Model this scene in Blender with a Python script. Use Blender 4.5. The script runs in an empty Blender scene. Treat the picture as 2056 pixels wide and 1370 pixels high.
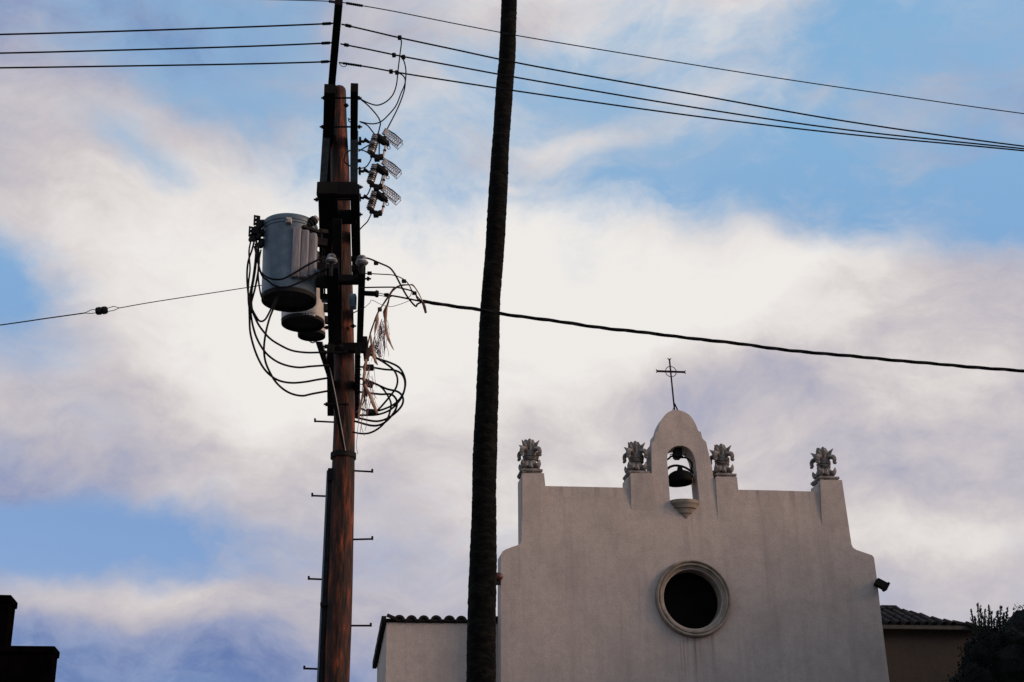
import bpy, bmesh, math, random
from mathutils import Vector, Matrix, noise
from mathutils.geometry import tessellate_polygon

random.seed(7)
PI = math.pi
scene = bpy.context.scene
COL = scene.collection

# ------------------------------------------------------------------ camera
FOC = 2056 * 50.0 / 36.0
PITCH = math.radians(22.0)
ROLL = math.radians(1.0)
EYE = Vector((0, 0, 1.6))
fwd = Vector((0, math.cos(PITCH), math.sin(PITCH)))
r0 = Vector((1, 0, 0))
u0 = Vector((0, -math.sin(PITCH), math.cos(PITCH)))
cr = math.cos(ROLL) * r0 - math.sin(ROLL) * u0
cu = math.cos(ROLL) * u0 + math.sin(ROLL) * r0
cam_d = bpy.data.cameras.new('camera')
cam_d.lens = 50
cam_d.sensor_width = 36
cam_d.clip_start = 0.1
cam_d.clip_end = 4000
cam = bpy.data.objects.new('camera', cam_d)
COL.objects.link(cam)
CR = Matrix((cr, cu, -fwd)).transposed()
cam.matrix_world = Matrix.Translation(EYE) @ CR.to_4x4()
scene.camera = cam

# ------------------------------------------------------------------ view
scene.render.engine = 'CYCLES'
scene.view_settings.view_transform = 'Standard'
scene.view_settings.look = 'None'
scene.view_settings.exposure = 0.6
scene.view_settings.gamma = 1.0

# ------------------------------------------------------------------ sun
SUN_EL = math.radians(20)
SUN_AZ = math.radians(-13)           # measured from +x towards +y
sd = Vector((math.cos(SUN_EL) * math.cos(SUN_AZ), math.cos(SUN_EL) * math.sin(SUN_AZ), math.sin(SUN_EL)))
sun_d = bpy.data.lights.new('sun', 'SUN')
sun_d.energy = 1.6
sun_d.angle = math.radians(22)
sun_d.color = (1.0, 0.66, 0.44)
sun = bpy.data.objects.new('sun', sun_d)
COL.objects.link(sun)
sun.rotation_euler = sd.to_track_quat('Z', 'Y').to_euler()


def at(px, py, Y):
    d = fwd + cr * ((px - 1028) / FOC) + cu * ((685 - py) / FOC)
    return EYE + d * (Y / d.y)


def atz(px, py, z):
    d = fwd + cr * ((px - 1028) / FOC) + cu * ((685 - py) / FOC)
    return EYE + d * ((z - EYE.z) / d.z)


def raydir(px, py):
    return (fwd + cr * ((px - 1028) / FOC) + cu * ((685 - py) / FOC)).normalized()


# ------------------------------------------------------------------ world
def build_world():
    w = bpy.data.worlds.new('World')
    scene.world = w
    w.use_nodes = True
    nt = w.node_tree
    nt.nodes.clear()
    N = nt.nodes.new
    L = nt.links.new

    def math_n(op, a, b=None, c=None, clamp=False):
        n = N('ShaderNodeMath')
        n.operation = op
        n.use_clamp = clamp
        for i, v in enumerate((a, b, c)):
            if v is None:
                continue
            if isinstance(v, (int, float)):
                n.inputs[i].default_value = v
            else:
                L(v, n.inputs[i])
        return n.outputs[0]

    tc = N('ShaderNodeTexCoord')
    d = tc.outputs['Generated']
    # warp
    def warped(src, scale, amt, detail=4):
        n = N('ShaderNodeTexNoise')
        n.inputs['Scale'].default_value = scale
        n.inputs['Detail'].default_value = detail
        L(src, n.inputs['Vector'])
        s = N('ShaderNodeVectorMath'); s.operation = 'SUBTRACT'
        L(n.outputs['Color'], s.inputs[0]); s.inputs[1].default_value = (.5, .5, .5)
        m = N('ShaderNodeVectorMath'); m.operation = 'MULTIPLY_ADD'
        L(s.outputs[0], m.inputs[0]); m.inputs[1].default_value = (amt, amt, amt); L(src, m.inputs[2])
        return m.outputs[0]
    dw = warped(warped(d, 5.0, 0.085, 3), 21.0, 0.030, 6)
    rot = Matrix((cr, fwd, cu)).transposed().to_euler()

    def blobs(lst, vec):
        acc = None
        for (px, py, sx, sy, wgt, *ang) in lst:
            m = N('ShaderNodeMapping'); m.vector_type = 'TEXTURE'
            c = raydir(px, py)
            m.inputs['Location'].default_value = c
            R = Matrix((cr, fwd, cu)).transposed()
            if ang:
                R = R @ Matrix.Rotation(math.radians(ang[0]), 3, 'Y')
            m.inputs['Rotation'].default_value = R.to_euler()
            k = 1.75
            m.inputs['Scale'].default_value = (k * sx / FOC, k * .25, k * sy / FOC)
            L(vec, m.inputs['Vector'])
            g = N('ShaderNodeTexGradient'); g.gradient_type = 'SPHERICAL'
            L(m.outputs[0], g.inputs['Vector'])
            sm = N('ShaderNodeMapRange'); sm.interpolation_type = 'SMOOTHSTEP'
            L(g.outputs['Fac'], sm.inputs[0])
            sm.inputs[3].default_value = 0; sm.inputs[4].default_value = wgt
            acc = sm.outputs[0] if acc is None else math_n('ADD', acc, sm.outputs[0])
        return acc

    COVER = [
        (130, 330, 460, 230, .50, 20), (420, 560, 380, 260, .55, 35), (330, 830, 430, 200, .35), (650, 960, 560, 300, .50),
        (1100, 660, 560, 270, .60), (1600, 660, 560, 190, .55), (1500, 900, 520, 260, .45),
        (1930, 900, 420, 420, .40), (1850, 1150, 320, 200, .35), (1200, -20, 330, 85, .45, -8),
        (1500, -5, 170, 70, .50, -25), (950, 60, 200, 70, .25), (90, 60, 260, 110, .02), (545, 195, 70, 50, .22),
        (1240, 280, 140, 42, .55, -8), (1400, 170, 90, 90, .28), (150, 1205, 330, 50, .42, 8), (110, 880, 220, 110, .40, 15),
        (440, 130, 60, 230, .22, -10), (960, 300, 80, 60, .18), (1060, 460, 130, 70, .35), (620, 1290, 700, 120, .4),
        (1300, 480, 90, 40, .2), (1060, 378, 60, 14, .25, -10), (1940, 160, 200, 60, .12, 20), (700, 120, 90, 140, .15), (1620, 290, 30, 30, .25),
        (520, 1220, 250, 50, .3), (880, 300, 380, 200, .16), (1400, 420, 300, 120, .12), (1100, 200, 260, 90, -.38), (560, 130, 130, 130, -.35), (330, 90, 150, 110, -.35), (480, 330, 90, 60, -.3, 30), (1300, 120, 90, 60, -.15), (560, 1110, 200, 60, -.2),
        (1720, 250, 520, 240, -.60), (1920, 430, 300, 110, -.45), (1560, 410, 330, 90, -.40), (830, 340, 250, 150, -.50),
        (1180, 400, 220, 50, -.2), (0, 580, 110, 80, -.75), (40, 725, 120, 50, -.40), (170, 845, 130, 55, -.42, 30),
        (110, 1090, 330, 62, -1.1), (400, 1150, 170, 36, -.55), (370, 200, 150, 70, -.45, 20), (600, 270, 170, 140, -.65, 30), (560, 40, 120, 60, -.35), (250, 30, 120, 50, -.3),
        (290, 350, 110, 50, -.65, 30), (1380, 330, 260, 60, -.3), (170, 90, 90, 50, -.25), (1380, 60, 30, 60, -.2), (1220, 530, 60, 60, -.35),
        (870, 40, 60, 80, -.2), (0, 910, 60, 40, -.3),
    ]
    f1 = N('ShaderNodeTexNoise'); f1.inputs['Scale'].default_value = 5.0; f1.inputs['Detail'].default_value = 9
    f1.inputs['Roughness'].default_value = .56
    mp = N('ShaderNodeMapping'); mp.inputs['Scale'].default_value = (1, 1, 1.7); L(dw, mp.inputs['Vector'])
    L(mp.outputs[0], f1.inputs['Vector'])
    fine = N('ShaderNodeTexNoise'); fine.inputs['Scale'].default_value = 22; fine.inputs['Detail'].default_value = 7
    fine.inputs['Roughness'].default_value = .68
    L(mp.outputs[0], fine.inputs['Vector'])
    wisp = N('ShaderNodeTexNoise'); wisp.inputs['Scale'].default_value = 60; wisp.inputs['Detail'].default_value = 5
    wisp.inputs['Roughness'].default_value = .7
    L(mp.outputs[0], wisp.inputs['Vector'])
    cov = blobs(COVER, dw)
    cov = math_n('MULTIPLY_ADD', math_n('SUBTRACT', wisp.outputs['Fac'], .5), .45, cov)
    c = math_n('MULTIPLY_ADD', f1.outputs['Fac'], 1.35, cov)
    c = math_n('MULTIPLY_ADD', fine.outputs['Fac'], 0.75, c)
    mask = N('ShaderNodeMapRange'); mask.interpolation_type = 'SMOOTHSTEP'
    L(c, mask.inputs[0]); mask.inputs[1].default_value = .62; mask.inputs[2].default_value = 1.78
    mask.inputs[3].default_value = 0.0; mask.inputs[4].default_value = 1.0
    # thin high veil over the blue
    vn = N('ShaderNodeTexNoise'); vn.inputs['Scale'].default_value = 8.5; vn.inputs['Detail'].default_value = 8; vn.inputs['Roughness'].default_value = .62
    mp3 = N('ShaderNodeMapping'); mp3.inputs['Scale'].default_value = (1, 1, 1.9); mp3.inputs['Location'].default_value = (7.3, 2.1, 4.4)
    L(dw, mp3.inputs['Vector']); L(mp3.outputs[0], vn.inputs['Vector'])
    vr = N('ShaderNodeMapRange'); vr.interpolation_type = 'SMOOTHSTEP'; L(vn.outputs['Fac'], vr.inputs[0])
    vr.inputs[1].default_value = .40; vr.inputs[2].default_value = .74; vr.inputs[3].default_value = 0.0; vr.inputs[4].default_value = .62
    vc = blobs([(350, 110, 420, 160, .35), (850, 250, 400, 250, .22), (1300, 330, 330, 160, .25), (150, 800, 300, 150, .25), (1950, 130, 300, 120, .15), (500, 1110, 250, 80, .2),
                (1240, 282, 120, 34, .6, -8), (1400, 190, 70, 50, .35), (1180, 400, 260, 60, -.25), (1800, 260, 500, 200, -.12), (120, 1085, 330, 60, -.7), (0, 585, 120, 80, -.5), (600, 290, 130, 130, -.2)], dw)
    vv = math_n('ADD', vr.outputs[0], math_n('MULTIPLY', vc, math_n('MULTIPLY_ADD', fine.outputs['Fac'], 1.6, -.1)), clamp=True)
    inv = math_n('MULTIPLY', math_n('SUBTRACT', 1.0, mask.outputs[0]), math_n('SUBTRACT', 1.0, vv))
    cover = math_n('SUBTRACT', 1.0, inv, clamp=True)
    # shading of the clouds
    SHADE = [
        (1560, 810, 330, 110, .24), (1760, 960, 300, 90, .14), (2030, 650, 230, 400, .20), (1950, 1300, 420, 160, .20),
        (600, 1000, 420, 100, .17), (60, 1460, 800, 240, .44), (-100, 1270, 500, 160, .22), (700, 1400, 500, 200, .25), (0, 1000, 300, 200, .25),
        (0, 40, 560, 200, .50), (2000, 100, 500, 200, .25), (0, 600, 340, 500, .22), (500, 100, 300, 150, .15), (1700, 610, 80, 40, .15), (1250, 1100, 900, 200, .12),
        (150, 1195, 300, 45, -.22, 6), (480, 560, 380, 180, -.35, 35), (1000, 580, 500, 170, -.40), (1450, 620, 300, 90, -.25), (1850, 1130, 260, 70, -.25), (450, 720, 250, 120, -.25), (1500, 40, 200, 60, -.15),
    ]
    sh = blobs(SHADE, dw)
    f2 = N('ShaderNodeTexNoise'); f2.inputs['Scale'].default_value = 7; f2.inputs['Detail'].default_value = 6
    mp2 = N('ShaderNodeMapping'); mp2.inputs['Scale'].default_value = (1, 1, 2.0); mp2.inputs['Location'].default_value = (3, 1, 2)
    L(dw, mp2.inputs['Vector']); L(mp2.outputs[0], f2.inputs['Vector'])
    s = math_n('MULTIPLY_ADD', f2.outputs['Fac'], .95, sh)
    s = math_n('MULTIPLY_ADD', fine.outputs['Fac'], .50, s)
    s = math_n('SUBTRACT', s, .46)
    ramp = N('ShaderNodeValToRGB')
    e = ramp.color_ramp.elements
    e[0].position = 0.0; e[0].color = (.86, .83, .80, 1)
    e[1].position = 1.0; e[1].color = (.13, .20, .42, 1)
    for p, colr in ((.22, (.77, .725, .705)), (.40, (.62, .575, .59)), (.58, (.48, .46, .53)), (.78, (.30, .34, .51))):
        q = e.new(p); q.color = (*colr, 1)
    L(s, ramp.inputs[0])
    # clear sky
    sky = N('ShaderNodeTexSky'); sky.sky_type = 'NISHITA'; sky.sun_disc = False
    sky.sun_elevation = SUN_EL
    sky.sun_rotation = PI / 2 - SUN_AZ
    sky.air_density = 1.2; sky.dust_density = .6; sky.ozone_density = 2.0
    gain = N('ShaderNodeVectorMath'); gain.operation = 'MULTIPLY'
    L(sky.outputs[0], gain.inputs[0]); gain.inputs[1].default_value = SKYGAIN
    sep = N('ShaderNodeSeparateXYZ'); L(d, sep.inputs[0])
    el = N('ShaderNodeMapRange'); L(sep.outputs['Z'], el.inputs[0]); el.inputs[1].default_value = .25; el.inputs[2].default_value = .50
    blue = N('ShaderNodeMix'); blue.data_type = 'RGBA'; L(el.outputs[0], blue.inputs['Factor'])
    blue.inputs[6].default_value = (.07 * 4.4, .23 * 4.4, .52 * 4.4, 1); blue.inputs[7].default_value = (.18 * 4.4, .41 * 4.4, .66 * 4.4, 1)
    bm2 = N('ShaderNodeMix'); bm2.data_type = 'RGBA'; bm2.inputs['Factor'].default_value = .85
    L(gain.outputs[0], bm2.inputs[6]); L(blue.outputs[2], bm2.inputs[7])
    cl = N('ShaderNodeVectorMath'); cl.operation = 'SCALE'
    L(ramp.outputs[0], cl.inputs[0]); cl.inputs['Scale'].default_value = 4.4
    mix = N('ShaderNodeMix'); mix.data_type = 'RGBA'
    L(cover, mix.inputs['Factor'])
    L(bm2.outputs[2], mix.inputs[6]); L(cl.outputs[0], mix.inputs[7])
    bg = N('ShaderNodeBackground'); bg.inputs['Strength'].default_value = 0.15
    L(mix.outputs[2], bg.inputs['Color'])
    out = N('ShaderNodeOutputWorld'); L(bg.outputs[0], out.inputs['Surface'])
    w.cycles.sampling_method = 'MANUAL'; w.cycles.sample_map_resolution = 256


SKYGAIN = (2.3, 1.5, 1.25)
build_world()


# ------------------------------------------------------------------ materials
def new_mat(name, rough=.8, spec=.3, metal=0.0):
    m = bpy.data.materials.new(name)
    m.use_nodes = True
    nt = m.node_tree
    b = nt.nodes['Principled BSDF']
    b.inputs['Roughness'].default_value = rough
    b.inputs['Metallic'].default_value = metal
    b.inputs['Specular IOR Level'].default_value = spec
    return m, nt, b


def noisy(name, c1, c2, scale=5, stretch=(1, 1, 1), rough=.8, spec=.3, metal=0, bump=.3, bscale=40, bdist=.01, lo=.35, hi=.65, detail=6, c3=None):
    m, nt, b = new_mat(name, rough, spec, metal)
    N = nt.nodes.new; L = nt.links.new
    tc = N('ShaderNodeTexCoord')
    mp = N('ShaderNodeMapping'); mp.inputs['Scale'].default_value = stretch
    L(tc.outputs['Object'], mp.inputs['Vector'])
    n = N('ShaderNodeTexNoise'); n.inputs['Scale'].default_value = scale; n.inputs['Detail'].default_value = detail
    n.inputs['Roughness'].default_value = .6
    L(mp.outputs[0], n.inputs['Vector'])
    r = N('ShaderNodeValToRGB')
    r.color_ramp.elements[0].position = lo; r.color_ramp.elements[0].color = (*c1, 1)
    r.color_ramp.elements[1].position = hi; r.color_ramp.elements[1].color = (*c2, 1)
    if c3:
        q = r.color_ramp.elements.new((lo + hi) / 2); q.color = (*c3, 1)
    L(n.outputs['Fac'], r.inputs[0]); L(r.outputs[0], b.inputs['Base Color'])
    if bump:
        n2 = N('ShaderNodeTexNoise'); n2.inputs['Scale'].default_value = bscale; n2.inputs['Detail'].default_value = 5
        L(mp.outputs[0], n2.inputs['Vector'])
        bp = N('ShaderNodeBump'); bp.inputs['Strength'].default_value = bump; bp.inputs['Distance'].default_value = bdist
        L(n2.outputs['Fac'], bp.inputs['Height']); L(bp.outputs[0], b.inputs['Normal'])
    return m


def stucco(name, base, dark, warm, stains=None):
    """painted render with blotches, rain streaks and film-fine grain"""
    m, nt, b = new_mat(name, .92, .15)
    N = nt.nodes.new; L = nt.links.new
    tc = N('ShaderNodeTexCoord')
    def nz(scale, st, det=6, rg=.6):
        mp = N('ShaderNodeMapping'); mp.inputs['Scale'].default_value = st
        L(tc.outputs['Object'], mp.inputs['Vector'])
        n = N('ShaderNodeTexNoise'); n.inputs['Scale'].default_value = scale; n.inputs['Detail'].default_value = det
        n.inputs['Roughness'].default_value = rg
        L(mp.outputs[0], n.inputs['Vector'])
        return n.outputs['Fac']
    def mixc(f, a, c, lo, hi, amt):
        mr = N('ShaderNodeMapRange'); L(f, mr.inputs[0]); mr.inputs[1].default_value = lo; mr.inputs[2].default_value = hi
        mr.inputs[4].default_value = amt
        mx = N('ShaderNodeMix'); mx.data_type = 'RGBA'
        L(mr.outputs[0], mx.inputs['Factor'])
        if isinstance(a, tuple): mx.inputs[6].default_value = (*a, 1)
        else: L(a, mx.inputs[6])
        mx.inputs[7].default_value = (*c, 1)
        return mx.outputs[2]
    c = mixc(nz(.55, (1, 1, 1)), base, warm, .35, .65, .9)
    c = mixc(nz(1.1, (1, 1, .8), 8, .65), c, dark, .46, .74, .55)
    c = mixc(nz(1.2, (3.5, 3.5, .22), 5), c, dark, .50, .80, .55)
    c = mixc(nz(3.0, (3, 3, .15), 4), c, dark, .60, .80, .45)
    c = mixc(nz(6, (1, 1, 1), 8, .7), c, dark, .45, .8, .5)
    c = mixc(nz(42, (1, 1, 1), 3, .85), c, dark, .42, .72, .55)
    if stains:
        # drip marks: (origin, half width, start below, length, strength)
        for (loc, hw, z0, ln, amt, sc) in stains:
            mp = N('ShaderNodeMapping'); mp.vector_type = 'TEXTURE'
            mp.inputs['Location'].default_value = loc; mp.inputs['Rotation'].default_value = (0, 0, math.radians(8.8))
            L(tc.outputs['Object'], mp.inputs['Vector'])
            sp = N('ShaderNodeSeparateXYZ'); L(mp.outputs[0], sp.inputs[0])
            ab = N('ShaderNodeMath'); ab.operation = 'ABSOLUTE'; L(sp.outputs['X'], ab.inputs[0])
            fx = N('ShaderNodeMapRange'); fx.interpolation_type = 'SMOOTHSTEP'; L(ab.outputs[0], fx.inputs[0])
            fx.inputs[1].default_value = hw * .5; fx.inputs[2].default_value = hw; fx.inputs[3].default_value = 1; fx.inputs[4].default_value = 0
            fz = N('ShaderNodeMapRange'); fz.interpolation_type = 'SMOOTHSTEP'; L(sp.outputs['Z'], fz.inputs[0])
            fz.inputs[1].default_value = -z0 - ln; fz.inputs[2].default_value = -z0
            ft = N('ShaderNodeMapRange'); L(sp.outputs['Z'], ft.inputs[0]); ft.inputs[1].default_value = -z0; ft.inputs[2].default_value = -z0 + .12
            ft.inputs[3].default_value = 1; ft.inputs[4].default_value = 0
            m2 = N('ShaderNodeMapping'); m2.inputs['Scale'].default_value = (sc, sc, .35); L(mp.outputs[0], m2.inputs['Vector'])
            ns = N('ShaderNodeTexNoise'); ns.inputs['Scale'].default_value = 1; ns.inputs['Detail'].default_value = 3; L(m2.outputs[0], ns.inputs['Vector'])
            fn = N('ShaderNodeMapRange'); L(ns.outputs['Fac'], fn.inputs[0]); fn.inputs[1].default_value = .50; fn.inputs[2].default_value = .68
            acc = fx.outputs[0]
            for q in (fz.outputs[0], ft.outputs[0], fn.outputs[0]):
                mm = N('ShaderNodeMath'); mm.operation = 'MULTIPLY'; L(acc, mm.inputs[0]); L(q, mm.inputs[1]); acc = mm.outputs[0]
            c = mixc(acc, c, tuple(v * .5 for v in dark), 0, 1, amt)
    L(c, b.inputs['Base Color'])
    bp = N('ShaderNodeBump'); bp.inputs['Strength'].default_value = .5; bp.inputs['Distance'].default_value = .012
    L(nz(22, (1, 1, 1), 6), bp.inputs['Height']); L(bp.outputs[0], b.inputs['Normal'])
    return m


M = {}
M['stucco'] = stucco('stucco', (.425, .365, .328), (.25, .215, .20), (.48, .40, .345))
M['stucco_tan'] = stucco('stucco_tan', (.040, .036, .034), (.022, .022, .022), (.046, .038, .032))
M['stone'] = noisy('carved_stone', (.022, .021, .019), (.22, .195, .175), 9, rough=.9, bump=.5, bscale=30, lo=.3, hi=.6)
M['stone_warm'] = noisy('window_stone', (.13, .11, .088), (.27, .225, .18), 5, rough=.9, bump=.3, lo=.3, hi=.65)
M['wood'] = noisy('pole_wood', (.008, .004, .003), (.21, .044, .014), 5.0, stretch=(3.4, 3.4, .55), rough=.75, spec=.25, bump=1.0, bscale=9, bdist=.02,
                  lo=.40, hi=.70, detail=10, c3=(.050, .015, .008))
M['arm'] = noisy('creosote_wood', (.003, .003, .003), (.009, .007, .007), 6, stretch=(1, 1, 1), rough=.85, spec=.1, bump=.4, bscale=20)
M['iron'] = noisy('dark_iron', (.004, .004, .005), (.013, .012, .012), 12, rough=.75, spec=.12, metal=.0, bump=.2)
M['cable'] = noisy('cable_rubber', (.004, .004, .005), (.009, .008, .009), 12, rough=.75, spec=.08, bump=0)
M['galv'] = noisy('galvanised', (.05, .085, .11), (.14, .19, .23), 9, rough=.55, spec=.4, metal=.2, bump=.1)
M['tank'] = noisy('tank_paint', (.024, .048, .068), (.085, .118, .15), 7, rough=.45, spec=.5, bump=.15, bscale=60, lo=.3, hi=.75)
M['tank_light'] = noisy('tank_paint_light', (.11, .10, .11), (.25, .225, .22), 8, stretch=(3, 3, .4), rough=.5, spec=.4, bump=.1)
M['tank_grey'] = noisy('tank_paint_grey', (.26, .245, .23), (.46, .43, .40), 8, rough=.55, spec=.3, bump=.1)
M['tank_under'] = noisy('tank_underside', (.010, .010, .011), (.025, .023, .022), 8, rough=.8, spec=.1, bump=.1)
M['porcelain'] = noisy('porcelain_grey', (.30, .30, .32), (.48, .47, .47), 8, rough=.25, spec=.6, bump=0)
M['insul'] = noisy('porcelain_weathered', (.05, .05, .055), (.36, .36, .37), 14, rough=.3, spec=.5, bump=0, lo=.4, hi=.6)
M['porcelain_dark'] = noisy('porcelain_brown', (.022, .018, .017), (.05, .04, .035), 8, rough=.3, spec=.5, bump=0)
M['fuse'] = noisy('fuse_tube', (.38, .36, .36), (.55, .50, .48), 20, rough=.5, bump=0)
M['guard'] = noisy('guard_mesh', (.28, .25, .25), (.45, .40, .39), 15, rough=.6, bump=0)
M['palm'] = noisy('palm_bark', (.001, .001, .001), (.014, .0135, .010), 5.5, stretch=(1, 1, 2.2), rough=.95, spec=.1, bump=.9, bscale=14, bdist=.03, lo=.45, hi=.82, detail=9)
M['frond'] = noisy('dry_frond', (.16, .075, .040), (.50, .29, .19), 9, rough=.85, bump=.3, lo=.3, hi=.65)
M['frond_dark'] = noisy('dry_stem', (.03, .014, .010), (.10, .045, .028), 12, rough=.9, bump=.2)
M['fibre'] = noisy('dry_fibre', (.14, .08, .09), (.26, .16, .17), 12, rough=.9, bump=0)
M['tile'] = noisy('clay_tile', (.003, .0025, .0025), (.013, .008, .007), 8, rough=.9, bump=.4, lo=.3, hi=.7)
M['glass'] = noisy('dark_glass', (.002, .002, .002), (.004, .004, .004), 2, rough=.5, spec=.01, bump=0)
M['red'] = noisy('red_paint', (.04, .004, .003), (.065, .006, .005), 9, rough=.4, spec=.4, bump=0)
M['bronze'] = noisy('bell_bronze', (.0015, .0015, .0015), (.004, .004, .004), 9, rough=.7, spec=.06, metal=0, bump=.1)
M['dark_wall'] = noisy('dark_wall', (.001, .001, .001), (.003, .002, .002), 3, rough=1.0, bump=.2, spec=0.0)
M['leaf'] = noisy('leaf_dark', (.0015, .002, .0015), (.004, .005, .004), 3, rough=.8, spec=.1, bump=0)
M['leaf_green'] = noisy('leaf_green', (.008, .015, .010), (.022, .036, .024), 3, rough=.8, spec=.15, bump=0)
M['bark'] = noisy('bark', (.01, .008, .006), (.03, .024, .018), 6, rough=.95, bump=.5)
M['ground'] = noisy('ground', (.05, .045, .04), (.10, .09, .075), .6, rough=1, bump=.2)
M['asphalt'] = noisy('asphalt', (.035, .035, .037), (.06, .06, .06), 2, rough=.95, bump=.3, bscale=80)
M['concrete'] = noisy('concrete', (.20, .19, .18), (.32, .30, .28), 2, rough=.9, bump=.2)
M['paint'] = noisy('road_paint', (.5, .48, .4), (.75, .72, .65), 6, rough=.8, bump=0)
M['eave'] = noisy('eave_board', (.016, .020, .020), (.036, .040, .038), 5, rough=.7, bump=0)


# ------------------------------------------------------------------ mesh building
class MB:
    def __init__(s):
        s.v = []; s.f = []

    def add(s, vs, fs):
        o = len(s.v)
        s.v += [Vector(v) for v in vs]
        s.f += [tuple(i + o for i in f) for f in fs]
        return s

    def box(s, c, ax, h):
        c = Vector(c)
        vs = [c + ax[0] * (sx * h[0]) + ax[1] * (sy * h[1]) + ax[2] * (sz * h[2]) for sz in (-1, 1) for sy in (-1, 1) for sx in (-1, 1)]
        return s.add(vs, [(0, 2, 3, 1), (4, 5, 7, 6), (0, 1, 5, 4), (2, 6, 7, 3), (0, 4, 6, 2), (1, 3, 7, 5)])

    def beam(s, a, b, w, h, up=Vector((0, 0, 1)), w2=None, h2=None):
        """box from a to b, w wide sideways, h along up"""
        a = Vector(a); b = Vector(b)
        d = (b - a).normalized()
        sd_ = d.cross(up)
        if sd_.length < 1e-4:
            sd_ = d.cross(Vector((1, 0, 0)))
        sd_.normalize()
        u = sd_.cross(d).normalized()
        w2 = w if w2 is None else w2; h2 = h if h2 is None else h2
        vs = []
        for p, ww, hh in ((a, w, h), (b, w2, h2)):
            for sy in (-1, 1):
                for sx in (-1, 1):
                    vs.append(p + sd_ * (sx * ww / 2) + u * (sy * hh / 2))
        return s.add(vs, [(0, 2, 3, 1), (4, 5, 7, 6), (0, 1, 5, 4), (2, 6, 7, 3), (0, 4, 6, 2), (1, 3, 7, 5)])

    def tube(s, pts, r, n=8, caps=True, flat=1.0):
        pts = [Vector(p) for p in pts]
        k = len(pts)
        rr = r if isinstance(r, (list, tuple)) else [r] * k
        t0 = (pts[1] - pts[0]).normalized()
        ref = Vector((0, 0, 1)) if abs(t0.z) < .9 else Vector((0, 1, 0))
        nrm = t0.cross(ref).normalized()
        vs = []
        for i, p in enumerate(pts):
            t = (pts[min(i + 1, k - 1)] - pts[max(i - 1, 0)])
            if t.length < 1e-9:
                t = t0
            t = t.normalized()
            nrm = (nrm - t * nrm.dot(t))
            if nrm.length < 1e-6:
                nrm = t.orthogonal()
            nrm.normalize()
            bn = t.cross(nrm)
            for j in range(n):
                a = 2 * PI * j / n
                vs.append(p + nrm * (math.cos(a) * rr[i]) + bn * (math.sin(a) * rr[i] * flat))
        fs = []
        for i in range(k - 1):
            for j in range(n):
                a = i * n + j; b = i * n + (j + 1) % n
                fs.append((a, b, b + n, a + n))
        if caps:
            fs.append(tuple(range(n - 1, -1, -1)))
            fs.append(tuple((k - 1) * n + j for j in range(n)))
        return s.add(vs, fs)

    def cyl(s, a, b, r, r2=None, n=12):
        return s.tube([a, b], [r, r if r2 is None else r2], n)

    def lathe(s, org, prof, n=24, ax=None, a0=0, a1=2 * PI, caps=True):
        """prof: list of (radius, height) along axis ax[2]"""
        ax = ax or (Vector((1, 0, 0)), Vector((0, 1, 0)), Vector((0, 0, 1)))
        org = Vector(org)
        full = abs(a1 - a0 - 2 * PI) < 1e-6
        m = n if full else n + 1
        vs = []
        for (r, h) in prof:
            for j in range(m):
                a = a0 + (a1 - a0) * j / n
                vs.append(org + ax[0] * (math.cos(a) * r) + ax[1] * (math.sin(a) * r) + ax[2] * h)
        fs = []
        for i in range(len(prof) - 1):
            for j in range(n):
                a = i * m + j; b = i * m + (j + 1) % m
                fs.append((a, b, b + m, a + m))
        if caps:
            if prof[0][0] > 1e-4: fs.append(tuple(range(m - 1, -1, -1)))
            if prof[-1][0] > 1e-4: fs.append(tuple((len(prof) - 1) * m + j for j in range(m)))
        return s.add(vs, fs)

    def prism(s, outer, off, holes=()):
        """polygon (3D points) extruded by off, optional holes"""
        loops = [[Vector(p) for p in outer]] + [[Vector(p) for p in h] for h in holes]
        flat = [p for l in loops for p in l]
        n = len(flat)
        tris = tessellate_polygon(loops)
        fs = []
        for t in tris:
            a, b, c = (flat[i] for i in t)
            nr = (b - a).cross(c - a)
            t = tuple(t)
            if nr.dot(off) > 0: t = (t[0], t[2], t[1])
            fs.append(t); fs.append(tuple(i + n for i in reversed(t)))
        o = 0
        for l in loops:
            k = len(l)
            for i in range(k):
                a = o + i; b = o + (i + 1) % k
                fs.append((a, b, b + n, a + n))
            o += k
        return s.add(flat + [p + off for p in flat], fs)

    def build(s, name, mat, parent=None, smooth=False, bevel=0, label=None, angle=40):
        me = bpy.data.meshes.new(name)
        if parent is None:
            c = Vector((0, 0, 0))
            xs = [v.x for v in s.v]; ys = [v.y for v in s.v]; zs = [v.z for v in s.v]
            org = Vector(((min(xs) + max(xs)) / 2, (min(ys) + max(ys)) / 2, min(zs)))
            loc = org
        else:
            org = world_loc(parent); loc = Vector((0, 0, 0))
        me.from_pydata([tuple(v - org) for v in s.v], [], s.f)
        bm = bmesh.new(); bm.from_mesh(me)
        bmesh.ops.recalc_face_normals(bm, faces=bm.faces)
        bm.to_mesh(me); bm.free()
        me.materials.append(mat)
        if smooth:
            for p in me.polygons: p.use_smooth = True
            me.set_sharp_from_angle(angle=math.radians(angle))
        o = bpy.data.objects.new(name, me)
        o.location = loc
        COL.objects.link(o)
        if parent is not None: o.parent = parent
        if bevel:
            bv = o.modifiers.new('bevel', 'BEVEL'); bv.width = bevel; bv.segments = 2; bv.limit_method = 'ANGLE'
            bv.angle_limit = math.radians(35)
        if label: o['label'] = label
        return o


def world_loc(o):
    v = Vector((0, 0, 0))
    while o is not None:
        v += o.location; o = o.parent
    return v


def tag(o, label=None, cat=None, group=None, kind=None):
    if label: o['label'] = label
    if cat: o['category'] = cat
    if group: o['group'] = group
    if kind: o['kind'] = kind
    return o


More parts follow.
